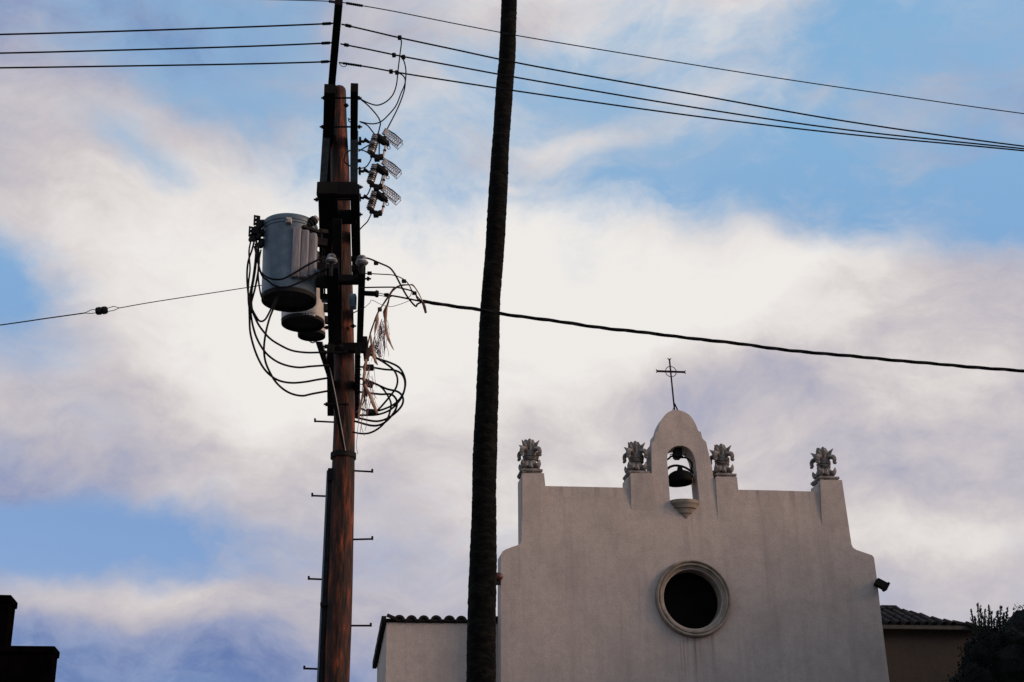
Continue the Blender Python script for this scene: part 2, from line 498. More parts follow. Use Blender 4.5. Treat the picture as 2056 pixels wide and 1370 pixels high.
def thing(name, loc, label, cat, group=None):
    o = bpy.data.objects.new(name, None)
    o.empty_display_size = .2
    o.location = loc
    COL.objects.link(o)
    return tag(o, label, cat, group)


def copy_tree(o, shift, parent=None):
    c = o.copy(); COL.objects.link(c)
    if parent is None: c.location = o.location + shift
    else: c.parent = parent
    for ch in list(o.children): copy_tree(ch, shift, c)
    return c


def smoothpath(pts, per=6):
    pts = [Vector(p) for p in pts]
    if len(pts) < 3: return pts
    P = [pts[0] * 2 - pts[1]] + pts + [pts[-1] * 2 - pts[-2]]
    out = []
    for i in range(1, len(P) - 2):
        p0, p1, p2, p3 = P[i - 1], P[i], P[i + 1], P[i + 2]
        for k in range(per):
            t = k / per
            out.append(.5 * ((2 * p1) + (-p0 + p2) * t + (2 * p0 - 5 * p1 + 4 * p2 - p3) * t * t + (-p0 + 3 * p1 - 3 * p2 + p3) * t ** 3))
    out.append(pts[-1])
    return out


def wire(pxs, Ys, r, per=6, n=8):
    """pxs: list of (px,py); Ys: start and end distance (interpolated along)"""
    k = len(pxs)
    if not isinstance(Ys, (list, tuple)): Ys = (Ys, Ys)
    if len(Ys) == 2: Ys = [Ys[0] + (Ys[1] - Ys[0]) * i / (k - 1) for i in range(k)]
    return smoothpath([at(p[0], p[1], y) for p, y in zip(pxs, Ys)], per)


X = Vector((1, 0, 0)); Yv = Vector((0, 1, 0)); Z = Vector((0, 0, 1))
AZ = math.radians(8.8)
U = Vector((math.cos(AZ), math.sin(AZ), 0))       # along the church front
NV = Vector((-math.sin(AZ), math.cos(AZ), 0))     # into the church

# ------------------------------------------------------------------ ground
def flat(name, x0, x1, y0, y1, z, mat):
    mb = MB().add([(x0, y0, z), (x1, y0, z), (x1, y1, z), (x0, y1, z)], [(0, 1, 2, 3)])
    return tag(mb.build(name, mat), kind='structure')

flat('ground', -1500, 1500, -1500, 1500, 0, M['ground'])
flat('road', -200, 200, 2.2, 12.6, .004, M['asphalt'])
pv = MB().box((0, 15.2, .065), (X, Yv, Z), (200, 2.4, .065)).build('pavement', M['concrete'])
tag(pv, kind='structure')
for k in range(-12, 13):
    m_ = MB().add([(k * 6 - 1.2, 7.35, .008), (k * 6 + 1.2, 7.35, .008), (k * 6 + 1.2, 7.47, .008), (k * 6 - 1.2, 7.47, .008)], [(0, 1, 2, 3)])
    tag(m_.build('lane_marking', M['paint']), kind='structure')

# ------------------------------------------------------------------ church
F0 = at(1006, 1200, 30.0)

def fac(px, py, v=0.0):
    """point of the facade plane (v metres behind its front)"""
    d = fwd + cr * ((px - 1028) / FOC) + cu * ((685 - py) / FOC)
    p0 = F0 + NV * v
    t = (p0 - EYE).dot(NV) / d.dot(NV)
    return EYE + d * t

church = thing('church', Vector((F0.x + 4, F0.y + 2, 0)), 'pale stucco mission church front with stepped shoulders, bell gable and round window', 'church')
THICK = .50

def down(p):
    return Vector((p.x, p.y, 0.0))

outline = [(1006, 1370), (1005.5, 1200), (1006, 1113), (1009, 1107.5), (1015, 1103.5), (1028, 1098.5), (1040, 1094.5), (1046, 1091), (1047.5, 1086),
           (1047, 1000), (1046.5, 957), (1091, 957), (1094.5, 976), (1170, 977.5), (1260, 979.5), (1260, 958), (1309, 958), (1308, 905), (1308.5, 890), (1314.5, 885), (1316, 870),
           (1321, 866), (1326, 848), (1335, 834.5), (1345, 826.5), (1357, 823.5), (1369, 826), (1382, 833), (1391, 844), (1398, 856), (1402, 865.5), (1407.5, 867.5),
           (1410, 880), (1418, 888), (1421, 902), (1429, 934), (1433, 962), (1478, 962), (1482, 983.5), (1560, 985), (1643, 987.5), (1643, 970), (1689, 970),
           (1695, 1005), (1703, 1050), (1710, 1094), (1713, 1100), (1719, 1104), (1735, 1109.5), (1751, 1115), (1755, 1120), (1761, 1165), (1772, 1260), (1786, 1370)]
arch = [(1321, 866), (1325.5, 850), (1333, 836), (1343.5, 826.8), (1357, 823.2), (1370.5, 825.8), (1383.5, 833), (1392.5, 844), (1398.5, 856), (1402, 865.5)]
i0 = outline.index((1321, 866)); i1 = outline.index((1402, 865.5))
outline = outline[:i0] + [(p.x, p.y) for p in smoothpath([Vector((x, y, 0)) for x, y in arch], 4)] + outline[i1 + 1:]
op = [fac(x, y) for x, y in outline]
br = op[-1] + (op[-1] - op[-2]) * 0
dl = (op[-1] - op[-2]); kk = op[-1].z / max(.1, -dl.z)
op.append(Vector((op[-1].x + .1 * U.x, op[-1].y + .1 * U.y, 0)))
op.append(down(op[0]))
hole_px = [(1345.5, 1009), (1342.5, 963), (1339.5, 925), (1339.8, 915), (1342, 907), (1347.5, 901), (1354, 897), (1363, 895), (1371, 895.2), (1378, 897.5), (1384, 901.5),
           (1390, 908.5), (1394, 917), (1396.5, 927), (1400, 963), (1404.5, 1009)]
hole = [fac(x, y) for x, y in hole_px]
wc = fac(1391.3, 1202.5)
R_OUT = (fac(1467, 1203) - fac(1315, 1203)).length / 2
R_IN = R_OUT * .755
ring = [wc + U * (math.cos(2 * PI * i / 48) * R_IN * 1.02) + Z * (math.sin(2 * PI * i / 48) * R_IN * 1.02) for i in range(48)]
cl_ = world_loc(church)
cor = fac(1379, 1044)
p1w = fac(1170, 978); p2w = fac(1562, 985)
M['stucco_front'] = stucco('stucco_front', (.425, .365, .328), (.25, .215, .20), (.48, .40, .345), [
    (wc - cl_, .50, R_OUT * .9, 1.6, .75, 14), (cor - cl_, .16, -.02, 1.0, .6, 12), (p1w - cl_, 1.1, -.1, .55, .55, 5), (p2w - cl_, 1.1, -.1, .6, .6, 5),
    (fac(1665, 975) - cl_, .5, 0, 1.6, .5, 7), (fac(1069, 960) - cl_, .45, 0, 1.5, .4, 7)])
MB().prism(op, NV * THICK, [hole, ring]).build('front_wall', M['stucco_front'], church, bevel=.03)

# battered pier fronts standing proud of the wall and dying into it
def pier(xl, xr, ytop, xl2, xr2, ybot, proud):
    a = fac(xl, ytop); b = fac(xr, ytop); c = fac(xr2, ybot); d = fac(xl2, ybot)
    e = -NV * proud
    vs = [a + e, b + e, c + NV * .012, d + NV * .012, a + NV * .1, b + NV * .1, c + NV * .1, d + NV * .1]
    MB().add(vs, [(0, 1, 2, 3), (4, 7, 6, 5), (0, 4, 5, 1), (0, 3, 7, 4), (1, 5, 6, 2), (3, 2, 6, 7)]).build('pier', M['stucco'], church)

pier(1048, 1091.5, 951.5, 1049, 1106, 1075, .045)
pier(1264.5, 1308, 952.5, 1268, 1320, 1035, .09)
pier(1436, 1478.5, 958.5, 1444, 1493, 1075, .04)
pier(1645, 1688, 966, 1651, 1707, 1072, .08)

# the nave behind
nv = MB()
a = fac(1010, 1200, THICK + .003); b_ = fac(1750, 1200, THICK + .003)
a.z = 0; b_.z = 0
h0 = fac(1000, 1230).z
nv.prism([a, b_, b_ + Z * h0, (a + b_) / 2 + Z * (h0 + .6), a + Z * h0], NV * 14)
nv.build('nave', M['stucco'], church)

# window frame: moulded stone ring
wf = MB()
ax = (U, Z, -NV)
ro, ri = R_OUT, R_IN
prof = [(ro, -.06), (ro, .05), (ro * .985, .10), (ro * .955, .115), (ro * .93, .10), (ro * .925, .075), (ro * .905, .072), (ro * .89, .09), (ro * .865, .092), (ro * .845, .07),
        (ro * .835, .04), (ro * .80, .02), (ri * 1.03, -.03), (ri, -.10), (ri, -.34)]
wf.lathe(wc, prof, 64, ax, caps=False)
wfo = wf.build('round_window', M['stone_warm'], church, smooth=True, angle=28)
gl = MB().lathe(wc, [(ri * 1.01, -.30), (0.001, -.305)], 48, ax, caps=False).build('pane', M['glass'], wfo)
back = MB().lathe(wc, [(ri * 1.3, -.36), (0.001, -.37)], 32, ax, caps=False).build('blackout', M['glass'], wfo)

# sill and stepped corbel under the bell opening
cc = fac(1375, 1008.5)
w_ = (fac(1404.5, 1008) - fac(1346, 1008)).length / 2
hh = cc.z - fac(1379, 1045).z
cb = MB()
prof = [(.004, -hh), (.028, -hh + .02), (.05, -hh + .06), (w_ * .30, -hh * .68), (w_ * .33, -hh * .64), (w_ * .45, -hh * .62), (w_ * .52, -hh * .52), (w_ * .60, -hh * .40), (w_ * .66, -hh * .37),
        (w_ * .76, -hh * .35), (w_ * .80, -hh * .26), (w_ * .92, -hh * .14), (w_ * .98, -hh * .10), (w_ * 1.0, -hh * .02), (w_ * 1.0, .03), (.001, .035)]
cb.lathe(cc + NV * .02, [(max(r, .001), h) for r, h in prof], 20, (U, -NV * .62, Z), -.02, PI + .02, caps=False)
cb.build('corbel', M['stone_warm'], church, smooth=True, angle=30)
MB().box(cc + NV * (THICK / 2) + Z * .008, (U, NV, Z), (w_ * .97, THICK / 2 - .01, .018)).build('sill', M['stone_warm'], church)

# right side return visible under the tiles etc.
# ------------------------------------------------------------------ finials
def petal(mb, base, pts, radii, wid, nrm, n=8):
    """flattened tube: pts local (out, up) -> world"""
    P = smoothpath([base + nrm * (o * 1.1) + Z * h for o, h in pts], 5)
    k = len(P)
    rs = []
    for i in range(k):
        t = i / (k - 1) * (len(radii) - 1); j = min(int(t), len(radii) - 2); rs.append(radii[j] + (radii[j + 1] - radii[j]) * (t - j))
    side = nrm.cross(Z).normalized()
    vs = []
    for i, p in enumerate(P):
        t = (P[min(i + 1, k - 1)] - P[max(i - 1, 0)]).normalized()
        bn = side.cross(t).normalized()
        for j in range(n):
            a = 2 * PI * j / n
            cx = math.cos(a); sx_ = math.sin(a)
            ridge = .55 + .45 * (1 - abs(cx))
            vs.append(p + side * (cx * rs[i] * wid) + bn * (sx_ * rs[i] * ridge))
    fs = []
    for i in range(k - 1):
        for j in range(n):
            a = i * n + j; b = i * n + (j + 1) % n
            fs.append((a, b, b + n, a + n))
    fs.append(tuple(range(n - 1, -1, -1))); fs.append(tuple((k - 1) * n + j for j in range(n)))
    mb.add(vs, fs)


def make_finial(base, label):
    t = thing('stone_finial', base, label, 'finial', 'carved stone finials on the church parapet')
    H = .70
    fa = (U, NV, Z)
    # cap slab on the pier
    m = MB(); m.box(base + Z * .025, fa, (.245, .29, .025)); m.box(base + Z * (-.018), fa, (.225, .27, .018))
    m.build('cap_slab', M['stone'], t, bevel=.008)
    m = MB(); m.box(base + Z * .075, fa, (.17, .17, .03)); m.build('plinth', M['stone'], t, bevel=.01)
    b = base + Z * .10
    m = MB(); m.lathe(b, [(.15, 0), (.16, .03), (.10, .10), (.12, .2), (.13, .3), (.14, .40), (.11, .52), (.05, .60), (.001, .63)], 12, fa)
    m.build('core', M['stone'], t, smooth=True)
    m = MB()
    for z_, r_ in ((.235, .155), (.275, .145), (.315, .155)):
        m.lathe(b + Z * z_, [(r_ - .02, -.018), (r_, -.012), (r_ + .006, 0), (r_, .012), (r_ - .02, .018)], 16, fa)
    m.build('band', M['stone'], t, smooth=True)
    for k in range(4):
        a = k * PI / 2 + PI / 2 * 0
        dn = (U * math.cos(a) + NV * math.sin(a))
        m = MB(); petal(m, b, [(.05, .29), (.055, .40), (.065, .52), (.07, .62), (.07, .68), (.10, .695)], [.05, .065, .085, .075, .045, .018], 1.0, dn)
        m.build('upright_leaf', M['stone'], t, smooth=True, angle=60)
        m = MB(); petal(m, b, [(.05, .20), (.11, .13), (.15, .05), (.185, .03), (.20, .06)], [.03, .05, .055, .04, .015], 1.2, dn)
        m.build('base_leaf', M['stone'], t, smooth=True, angle=60)
        dn = (U * math.cos(a + PI / 4) + NV * math.sin(a + PI / 4))
        m = MB(); petal(m, b, [(.05, .25), (.08, .33), (.11, .42), (.17, .46), (.235, .44), (.26, .38), (.25, .32), (.275, .295), (.30, .31)], [.03, .04, .052, .058, .058, .05, .042, .034, .012], 1.25, dn)
        m.build('curled_leaf', M['stone'], t, smooth=True, angle=60)
        m = MB(); petal(m, b, [(.08, .22), (.14, .09), (.20, .06), (.24, .12), (.25, .19)], [.04, .06, .065, .045, .010], 1.3, dn)
        m.build('base_leaf', M['stone'], t, smooth=True, angle=60)
        m = MB(); petal(m, b, [(.04, .36), (.09, .46), (.17, .56), (.255, .645)], [.04, .055, .050, .006], 1.0, dn)
        m.build('pointed_leaf', M['stone'], t, smooth=True, angle=60)
    return t


def fbase(x, y): return fac(x, y, 0) + NV * .26
f1 = make_finial(fbase(1067.5, 946.5), 'leftmost carved stone finial of the church front, nearest the palm trunk')
fl = fbase(1067.5, 946.5)
for (x, y, lab) in ((1282, 951, 'carved stone finial just left of the church bell gable'),
                    (1457, 956, 'carved stone finial just right of the church bell gable'),
                    (1664, 962, 'carved stone finial at the right end of the parapet, above the dark floodlight')):
    p = fbase(x + .5, y - .5)
    t = copy_tree(f1, p - fl)
    t['label'] = lab

# ------------------------------------------------------------------ cross
cbp = fac(1356, 824, .22)
cr_t = thing('iron_cross', cbp, 'slender black iron cross with a ring, leaning on top of the bell gable', 'cross')
ctop = fac(1344, 721, .22); cmid = fac(1347, 746.5, .22); cbot = fac(1354.5, 826, .22)
al = fac(1318.5, 745.5, .22); ar = fac(1375.5, 747.5, .22)
sx = (ctop - cbot).normalized()
MB().beam(cbot, ctop, .030, .030, NV).build('upright', M['iron'], cr_t)
MB().beam(al, ar, .030, .042, Z).build('crossbar', M['iron'], cr_t)
m = MB(); rc = .128
m.tube([cmid + U * (math.cos(2 * PI * i / 32) * rc) + Z * (math.sin(2 * PI * i / 32) * rc) for i in range(33)], .009, 6)
m.build('ring', M['iron'], cr_t, smooth=True)
for e_, d_, s_ in ((ctop, sx, U), (al, -U, Z), (ar, U, Z)):
    m = MB()
    for sg in (-1, 1):
        m.tube([e_ - d_ * .015, e_ + s_ * (sg * .025), e_ + s_ * (sg * .048) + d_ * .012], [.016, .014, .004], 6)
    m.build('flared_tip', M['iron'], cr_t)
m = MB()
m.beam(fac(1356, 812, .22), fac(1348.5, 828, .20), .014, .014, NV)
m.build('brace', M['iron'], cr_t)
MB().beam(fac(1354, 810, .22), fac(1362, 827, .24), .028, .02, NV).build('brace', M['iron'], cr_t)

# ------------------------------------------------------------------ bell
bc = fac(1366.5, 963, .25)
bell = thing('church_bell', bc, 'dark bronze bell hanging from a curved iron yoke in the arched gable opening', 'bell')
rb = (fac(1393, 960, .25) - fac(1340, 960, .25)).length / 2
tilt = Matrix.Rotation(math.radians(-4), 3, NV)
bax = (tilt @ U, tilt @ NV, tilt @ Z)
m = MB().lathe(bc + Z * -.10, [(rb * .95, 0), (rb, .015), (rb * .99, .06), (rb * .97, .11), (rb * .93, .16), (rb * .85, .205), (rb * .73, .245), (rb * .52, .28), (rb * .25, .30), (.001, .305)], 32, bax, caps=False)
m.lathe(bc + Z * -.10, [(rb * .93, 0), (rb * .80, .05), (rb * .6, .18), (.001, .24)], 32, bax, caps=False)
m.build('bell_body', M['bronze'], bell, smooth=True, angle=60)
m = MB().tube([bc + Z * .10, bc + Z * -.07], [.012, .012], 8)
m.lathe(bc + Z * -.09, [(.001, -.03), (.03, -.01), (.035, .01), (.02, .03), (.001, .04)], 10)
m.build('clapper', M['iron'], bell)
MB().cyl(bc + Z * .18, bc + Z * .30, .08, .05, 12).build('crown', M['iron'], bell)
yk = lambda pts, v=.25: smoothpath([fac(x, y, v) for x, y in pts], 5)
m = MB().tube(yk([(1338, 944), (1345, 938), (1356, 935), (1370, 937), (1381, 942), (1391, 949.5)]), .028, 8)
m.build('yoke', M['iron'], bell, smooth=True)
m = MB().tube(yk([(1367, 919), (1377, 919.5), (1385, 925), (1389.5, 933), (1388.5, 942), (1391, 950), (1397, 950)]), [.022] * 31, 8)
m.build('yoke_arm', M['iron'], bell, smooth=True)
m = MB().tube(yk([(1357, 918), (1348, 916.5), (1343, 921), (1337, 924)]), .022, 8)
m.build('yoke_arm', M['iron'], bell, smooth=True)
MB().tube(yk([(1378, 915), (1374, 912), (1370, 918)]), .012, 6).build('hook', M['iron'], bell, smooth=True)
m = MB().tube(yk([(1345, 914), (1349, 912), (1352, 918)]), .012, 6)
m.build('hook', M['iron'], bell, smooth=True)
m = MB().box(fac(1360, 908, .25), (U, NV, Z), (.085, .12, .135))
m.box(fac(1360, 920, .25), (U, NV, Z), (.06, .08, .03))
m.build('headstock', M['iron'], bell, bevel=.01)
m = MB().tube(wire([(1390, 960), (1391, 968), (1388, 974), (1391, 978)], 30.4, .01), .005, 5)
m.build('pull_rope', M['frond'], bell)

# ------------------------------------------------------------------ alarm bell & floodlight
ab = fac(999.5, 1158.5, -.0)
alarm = thing('alarm_bell', ab, 'round dark red alarm bell on the church wall, half hidden by the palm trunk', 'alarm bell')
ra = (fac(1007, 1158, 0) - fac(999.5, 1158, 0)).length
abx = (U, Z, -NV)
MB().lathe(fac(1008.5 - 8, 1158.5), [(ra * 1.15, .003), (ra * 1.15, .03), (ra * 1.0, .055), (ra * .6, .075), (.001, .08)], 24, abx).build('gong', M['red'], alarm, smooth=True)
MB().box(fac(1000, 1168) + NV * .02, (U, NV, Z), (.05, .06, .06)).build('bracket', M['iron'], alarm)

fp = fac(1768, 1173, -.05)
fl_t = thing('floodlight', fp, 'black boxy floodlight angled off the right edge of the church front', 'floodlight')
a_ = fac(1758.5, 1168, -.10); b2 = fac(1779.5, 1179, -.10)
m = MB().beam(a_, b2, .16, .165, Z); m.build('housing', M['iron'], fl_t, bevel=.012)
m = MB().beam(fac(1777, 1177.5, -.10), fac(1781, 1180, -.10), .18, .19, Z); m.build('visor', M['iron'], fl_t)
MB().beam(fac(1756, 1170, .05), fac(1764, 1174, -.08), .05, .05, Z).build('mount_arm', M['iron'], fl_t)

# ------------------------------------------------------------------ left wing with tile coping
def wing(px, py, v):
    return fac(px, py, v)
WV = THICK + .02
wl = fac(775.5, 1252, WV); wr = fac(1010, 1252, WV)
topz = fac(880, 1251, WV).z
wing_t = thing('side_building', Vector((wl.x, wl.y, 0)), 'low pale stucco side wing with rounded roof tiles, left of the palm trunk', 'building')
A = Vector((wl.x, wl.y, 0)); B = Vector((wr.x, wr.y, 0))
LEN = 3.1; DROP = .42
vs = [A, B, B + Z * topz, A + Z * topz]
bk = [p + NV * LEN for p in (A, B)] + [B + NV * LEN + Z * (topz - DROP), A + NV * LEN + Z * (topz - DROP)]
MB().add(vs + bk, [(0, 1, 2, 3), (5, 4, 7, 6), (1, 5, 6, 2), (4, 0, 3, 7), (3, 2, 6, 7), (0, 4, 5, 1)]).build('wall', M['stucco'], wing_t, bevel=.01)
# roof deck
sl = (NV * LEN - Z * DROP)
dk = MB()
c0 = A + Z * (topz + .02) - U * .03 - NV * .05; c1 = B + Z * (topz + .02) - NV * .05
e = sl.normalized() * (LEN + .2)
dk.add([c0, c1, c1 + e, c0 + e, c0 + Z * .05, c1 + Z * .05, c1 + e + Z * .05, c0 + e + Z * .05], [(0, 1, 2, 3), (4, 7, 6, 5), (0, 4, 5, 1), (1, 5, 6, 2), (2, 6, 7, 3), (3, 7, 4, 0)])
dk.build('roof_deck', M['tile'], wing_t)


def barrel(c, d, r, ln, up, th=.018, r2=None, n=10):
    """half-round tile, axis along d from c, convex towards up"""
    s_ = d.cross(up).normalized(); u_ = s_.cross(d).normalized()
    r2 = r if r2 is None else r2
    vs = []
    for (p, rr) in ((c, r), (c + d * ln, r2)):
        for k in (0, 1):
            for j in range(n + 1):
                a = PI * j / n
                q = rr - k * th
                vs.append(p + s_ * (math.cos(a) * q) + u_ * (math.sin(a) * q))
    m = n + 1
    fs = []
    for j in range(n):
        fs += [(j, j + 1, 2 * m + j + 1, 2 * m + j), (m + j, 3 * m + j, 3 * m + j + 1, m + j + 1),
               (j, m + j, m + j + 1, j + 1), (2 * m + j, 2 * m + j + 1, 3 * m + j + 1, 3 * m + j)]
    fs += [(0, 2 * m, 3 * m, m), (n, m + n, 3 * m + n, 2 * m + n)]
    return MB().add(vs, fs)

sd_ = sl.normalized()
xs = [802, 826.3, 851, 876, 902.5, 926.5, 951, 976, 1000]
for i, x in enumerate(xs):
    p = fac(x, 1250.5, WV - .08)
    p.z = topz + .03
    rr = .127 * random.uniform(.94, 1.05)
    for k in range(2):
        barrel(p + sd_ * (.42 * k) + Z * (.0 if k == 0 else .012), (sd_ + U * random.uniform(-.03, .03)).normalized(), rr, .48, Z, th=.02 if k else .05, r2=rr * .88).build('roof_tile', M['tile'], wing_t, smooth=True)
    q = fac(x + 12.5, 1252, WV - .05); q.z = topz + .07
    barrel(q + Z * 0, sd_, .075, .6, -Z, th=.018).build('pan_tile', M['tile'], wing_t, smooth=True)
# verge tiles down the left edge
p = fac(785, 1244, WV - .10); p.z = topz + .10
q = fac(777, 1243, WV - .12); q.z = topz + .13
MB().beam(q, p + U * .12 - Z * .05, .10, .055, Z).build('broken_tile', M['tile'], wing_t)
vb = A + Z * (topz + .055) - U * .05
for k in range(8):
    s0 = vb + sd_ * (k * .41) - Z * .0
    MB().beam(s0 + Z * (.016 * (k % 2)), s0 + sd_ * .46 + Z * (.016 * (k % 2) + .012), .10, .17, Z).build('verge_tile', M['tile'], wing_t, bevel=.01)

# ------------------------------------------------------------------ right rear building with hip roof
RV = 3.0
def rr_(px, py, v=RV): return fac(px, py, v)
e0 = rr_(1770, 1264); e1 = rr_(1960, 1264)
ez = (e0.z + e1.z) / 2 - .0
rear = thing('rear_building', Vector((e0.x, e0.y, 0)), 'low tan side building with a dark clay tile hip roof, right of the church front', 'building')
A = Vector((e0.x, e0.y, 0)) - U * 1.0; B = Vector((e1.x, e1.y, 0)) + U * .5
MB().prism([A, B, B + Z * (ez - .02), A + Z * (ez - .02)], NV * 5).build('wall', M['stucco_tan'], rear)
g0 = Vector((e0.x, e0.y, ez)) - U * .8 - NV * .22; g1 = Vector((e1.x, e1.y, ez)) + U * .2 - NV * .22
MB().beam(g0 + NV * .14, g1 + NV * .14, .36, .085, Z).build('eave_board', M['eave'], rear)
# roof plane: from eave back & up
slope = math.radians(24)
sv = (NV * math.cos(slope) + Z * math.sin(slope))
def onplane(px, py):
    """roof plane hit"""
    n_ = U.cross(sv).normalized()
    d = raydir(px, py)
    p0 = g0 + Z * .06
    return EYE + d * ((p0 - EYE).dot(n_) / d.dot(n_))
hip_px = [(1797, 1222), (1812, 1228), (1827, 1231.5), (1847, 1236), (1870, 1243), (1894, 1248), (1912, 1251), (1939, 1253.5), (1957, 1257)]
rp = [onplane(1768, 1221)] + [onplane(x, y + 2) for x, y in hip_px]
poly = [g0 + Z * .06] + rp + [g1 + Z * .06]
n_ = U.cross(sv).normalized()
if n_.z < 0: n_ = -n_
MB().prism(poly, -n_ * .06).build('roof_deck', M['tile'], rear)
# courses of barrel tiles running up the slope, clipped by the hip
hx = [(p - g0).dot(U) for p in rp]; hs = [(p - (g0 + Z * .06)).dot(sv) for p in rp]
def hipheight(x):
    if x <= hx[0]: return hs[0]
    for i in range(len(hx) - 1):
        if hx[i] <= x <= hx[i + 1]:
            t = (x - hx[i]) / (hx[i + 1] - hx[i] + 1e-9); return hs[i] + (hs[i + 1] - hs[i]) * t
    return 0
L_ = (g1 - g0).dot(U)
x = .7
while x < L_ - .05:
    hmax = hipheight(x) - .05
    s_ = 0
    while s_ < hmax - .12:
        ln = min(.44, hmax - s_)
        barrel(g0 + Z * .06 + U * (x + random.uniform(-.01, .01)) + sv * s_ + n_ * (.01 * (1 - ((s_ / .36) % 2 > 1))), sv, .085, ln, n_, r2=.072, n=7).build('roof_tile', M['tile'], rear, smooth=True)
        s_ += .36
    x += .23
# cap tiles along the hip
for i in range(1, len(rp) - 1):
    a = rp[i]; b = rp[i + 1]
    d = (b - a)
    k = max(1, round(d.length / .34))
    for j in range(k):
        s0 = a + d * (j / k)
        barrel(s0 + Z * .0, d.normalized() + n_ * -.06, .10, d.length / k + .06, Z, n=8, r2=.075).build('hip_tile', M['tile'], rear, smooth=True)
MB().beam(onplane(1766, 1221) + Z * .0, onplane(1797, 1221.5), .25, .10, Z).build('ridge_cap', M['tile'], rear)
MB().beam(onplane(1790, 1221), onplane(1798, 1222.5) + Z * .03, .1, .04, Z).build('broken_tile', M['tile'], rear)

# ------------------------------------------------------------------ foliage
def leaf(mb, p, size, d=None):
    d = d or Vector((random.gauss(0, 1), random.gauss(0, 1), random.gauss(0, 1))).normalized()
    s_ = d.orthogonal().normalized()
    s_ = Matrix.Rotation(random.uniform(0, PI), 3, d) @ s_
    mb.add([p, p + d * size * .5 + s_ * size * .25, p + d * size, p + d * size * .5 - s_ * size * .25], [(0, 1, 2, 3)])

def blob(mb, c, rad, seed, n=16, amp=.25):
    vs = []; fs = []
    for i in range(n + 1):
        th = PI * i / n
        for j in range(2 * n):
            ph = PI * j / n
            d = Vector((math.sin(th) * math.cos(ph), math.sin(th) * math.sin(ph), math.cos(th)))
            k = 1 + amp * noise.noise(d * 2.3 + Vector((seed, 0, 0))) + amp * .5 * noise.noise(d * 6 + Vector((seed, 3, 0)))
            vs.append(Vector(c) + Vector((d.x * rad[0], d.y * rad[1], d.z * rad[2])) * k)
    for i in range(n):
        for j in range(2 * n):
            a = i * 2 * n + j; b = i * 2 * n + (j + 1) % (2 * n)
            fs.append((a, b, b + 2 * n, a + 2 * n))
    mb.add(vs, fs)

# big dark tree on the right, its crown fills the lower right corner; unseen lobes added to shade the church
tc_ = at(2050, 1420, 24)
tree = thing('broadleaf_tree', Vector((11.6, 26.6, 0)), 'dense near-black tree crown filling the lower right corner in front of the tan building, with added unseen lobes to shade the church', 'tree')
MB().tube(smoothpath([(11.6, 26.6, 0), (11.7, 26.7, 1.5), (12.4, 27.0, 3.2), (13.8, 27.1, 7.5)], 4), [.34] * 5 + [.28] * 4 + [.2] * 4, 10).build('trunk', M['bark'], tree, smooth=True)
MB().tube(smoothpath([(11.7, 26.7, 1.4), (10.6, 25.6, 2.6), (tc_.x + .4, tc_.y + .1, tc_.z - .2)], 4), [.2] * 5 + [.1] * 4, 8).build('limb', M['bark'], tree, smooth=True)
cm = MB()
lobes = [(at(2078, 1320, 24), (.80, .9, .76)), (at(2070, 1360, 24), (.95, .9, .80)), (at(2060, 1480, 24.2), (1.15, 1.0, .9)), (at(2110, 1420, 24.2), (1.2, 1.1, 1.1)), (at(1995, 1330, 24.2), (.50, .6, .52)), (at(1975, 1400, 24.0), (.55, .6, .6)), (at(1965, 1480, 24.0), (.6, .6, .6)), (Vector((14.4, 28.0, 7.4)), (3.1, 3.0, 4.6)), (Vector((13.0, 26.4, 4.2)), (2.6, 2.4, 2.4))]  # large end lobes lie out of view, added and shaped to shade the facade
for i, (c, r) in enumerate(lobes):
    blob(cm, c, (r[0] * .93, r[1] * .93, r[2] * .93), i * 5.1, 12)
    for k in range(3200 if r[0] < 2 else 2500):
        d = Vector((random.gauss(0, 1), random.gauss(0, 1), random.gauss(0, 1))).normalized()
        q = 1 + .22 * noise.noise(d * 2.3 + Vector((i * 5.1, 0, 0)))
        leaf(cm, Vector(c) + Vector((d.x * r[0], d.y * r[1], d.z * r[2])) * q * random.uniform(.88, 1.06), random.uniform(.03, .07) * (1 if r[0] < 2 else 3))
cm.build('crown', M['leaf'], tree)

# feathery sprigs behind the hip roof
sb = thing('upright_shrub', Vector((at(1985, 1250, 27).x, at(1985, 1250, 27).y, 0)), 'feathery upright shrub tips showing above the tile roof at far right', 'shrub')
stem = MB(); fo = MB()
base_p = at(1985, 1300, 27)
stem.tube([(base_p.x, base_p.y, 0), tuple(base_p)], [.09, .05], 8)
for (x, y, w2) in ((1950, 1226, 7), (1957, 1240, 6), (1963, 1214, 6), (1969, 1219, 8), (1978, 1226, 9), (1986, 1217, 6), (1991, 1230, 7), (2004, 1228, 8), (2010, 1220, 8), (2016, 1233, 6), (2023, 1222, 5), (1997, 1243, 8), (1974, 1240, 10), (2008, 1242, 12), (1985, 1244, 10), (2018, 1245, 8)):
    t_ = at(x, y, 27 + random.uniform(-.3, .3)); b0 = at(1985 + (x - 1985) * .75, 1290, 27)
    stem.tube([base_p, b0, t_], [.03, .02, .004], 5)
    for k in range(150):
        f = random.random()
        p = b0.lerp(t_, .15 + .85 * f)
        ww = w2 / 110 * (1 - .75 * f)
        p = p + Vector((random.gauss(0, .45) * ww, random.gauss(0, .4) * ww, 0))
        leaf(fo, p, random.uniform(.03, .055), Vector((random.gauss(0, .3), random.gauss(0, .3), 1)).normalized())
stem.build('stem', M['bark'], sb); fo.build('foliage', M['leaf_green'], sb)

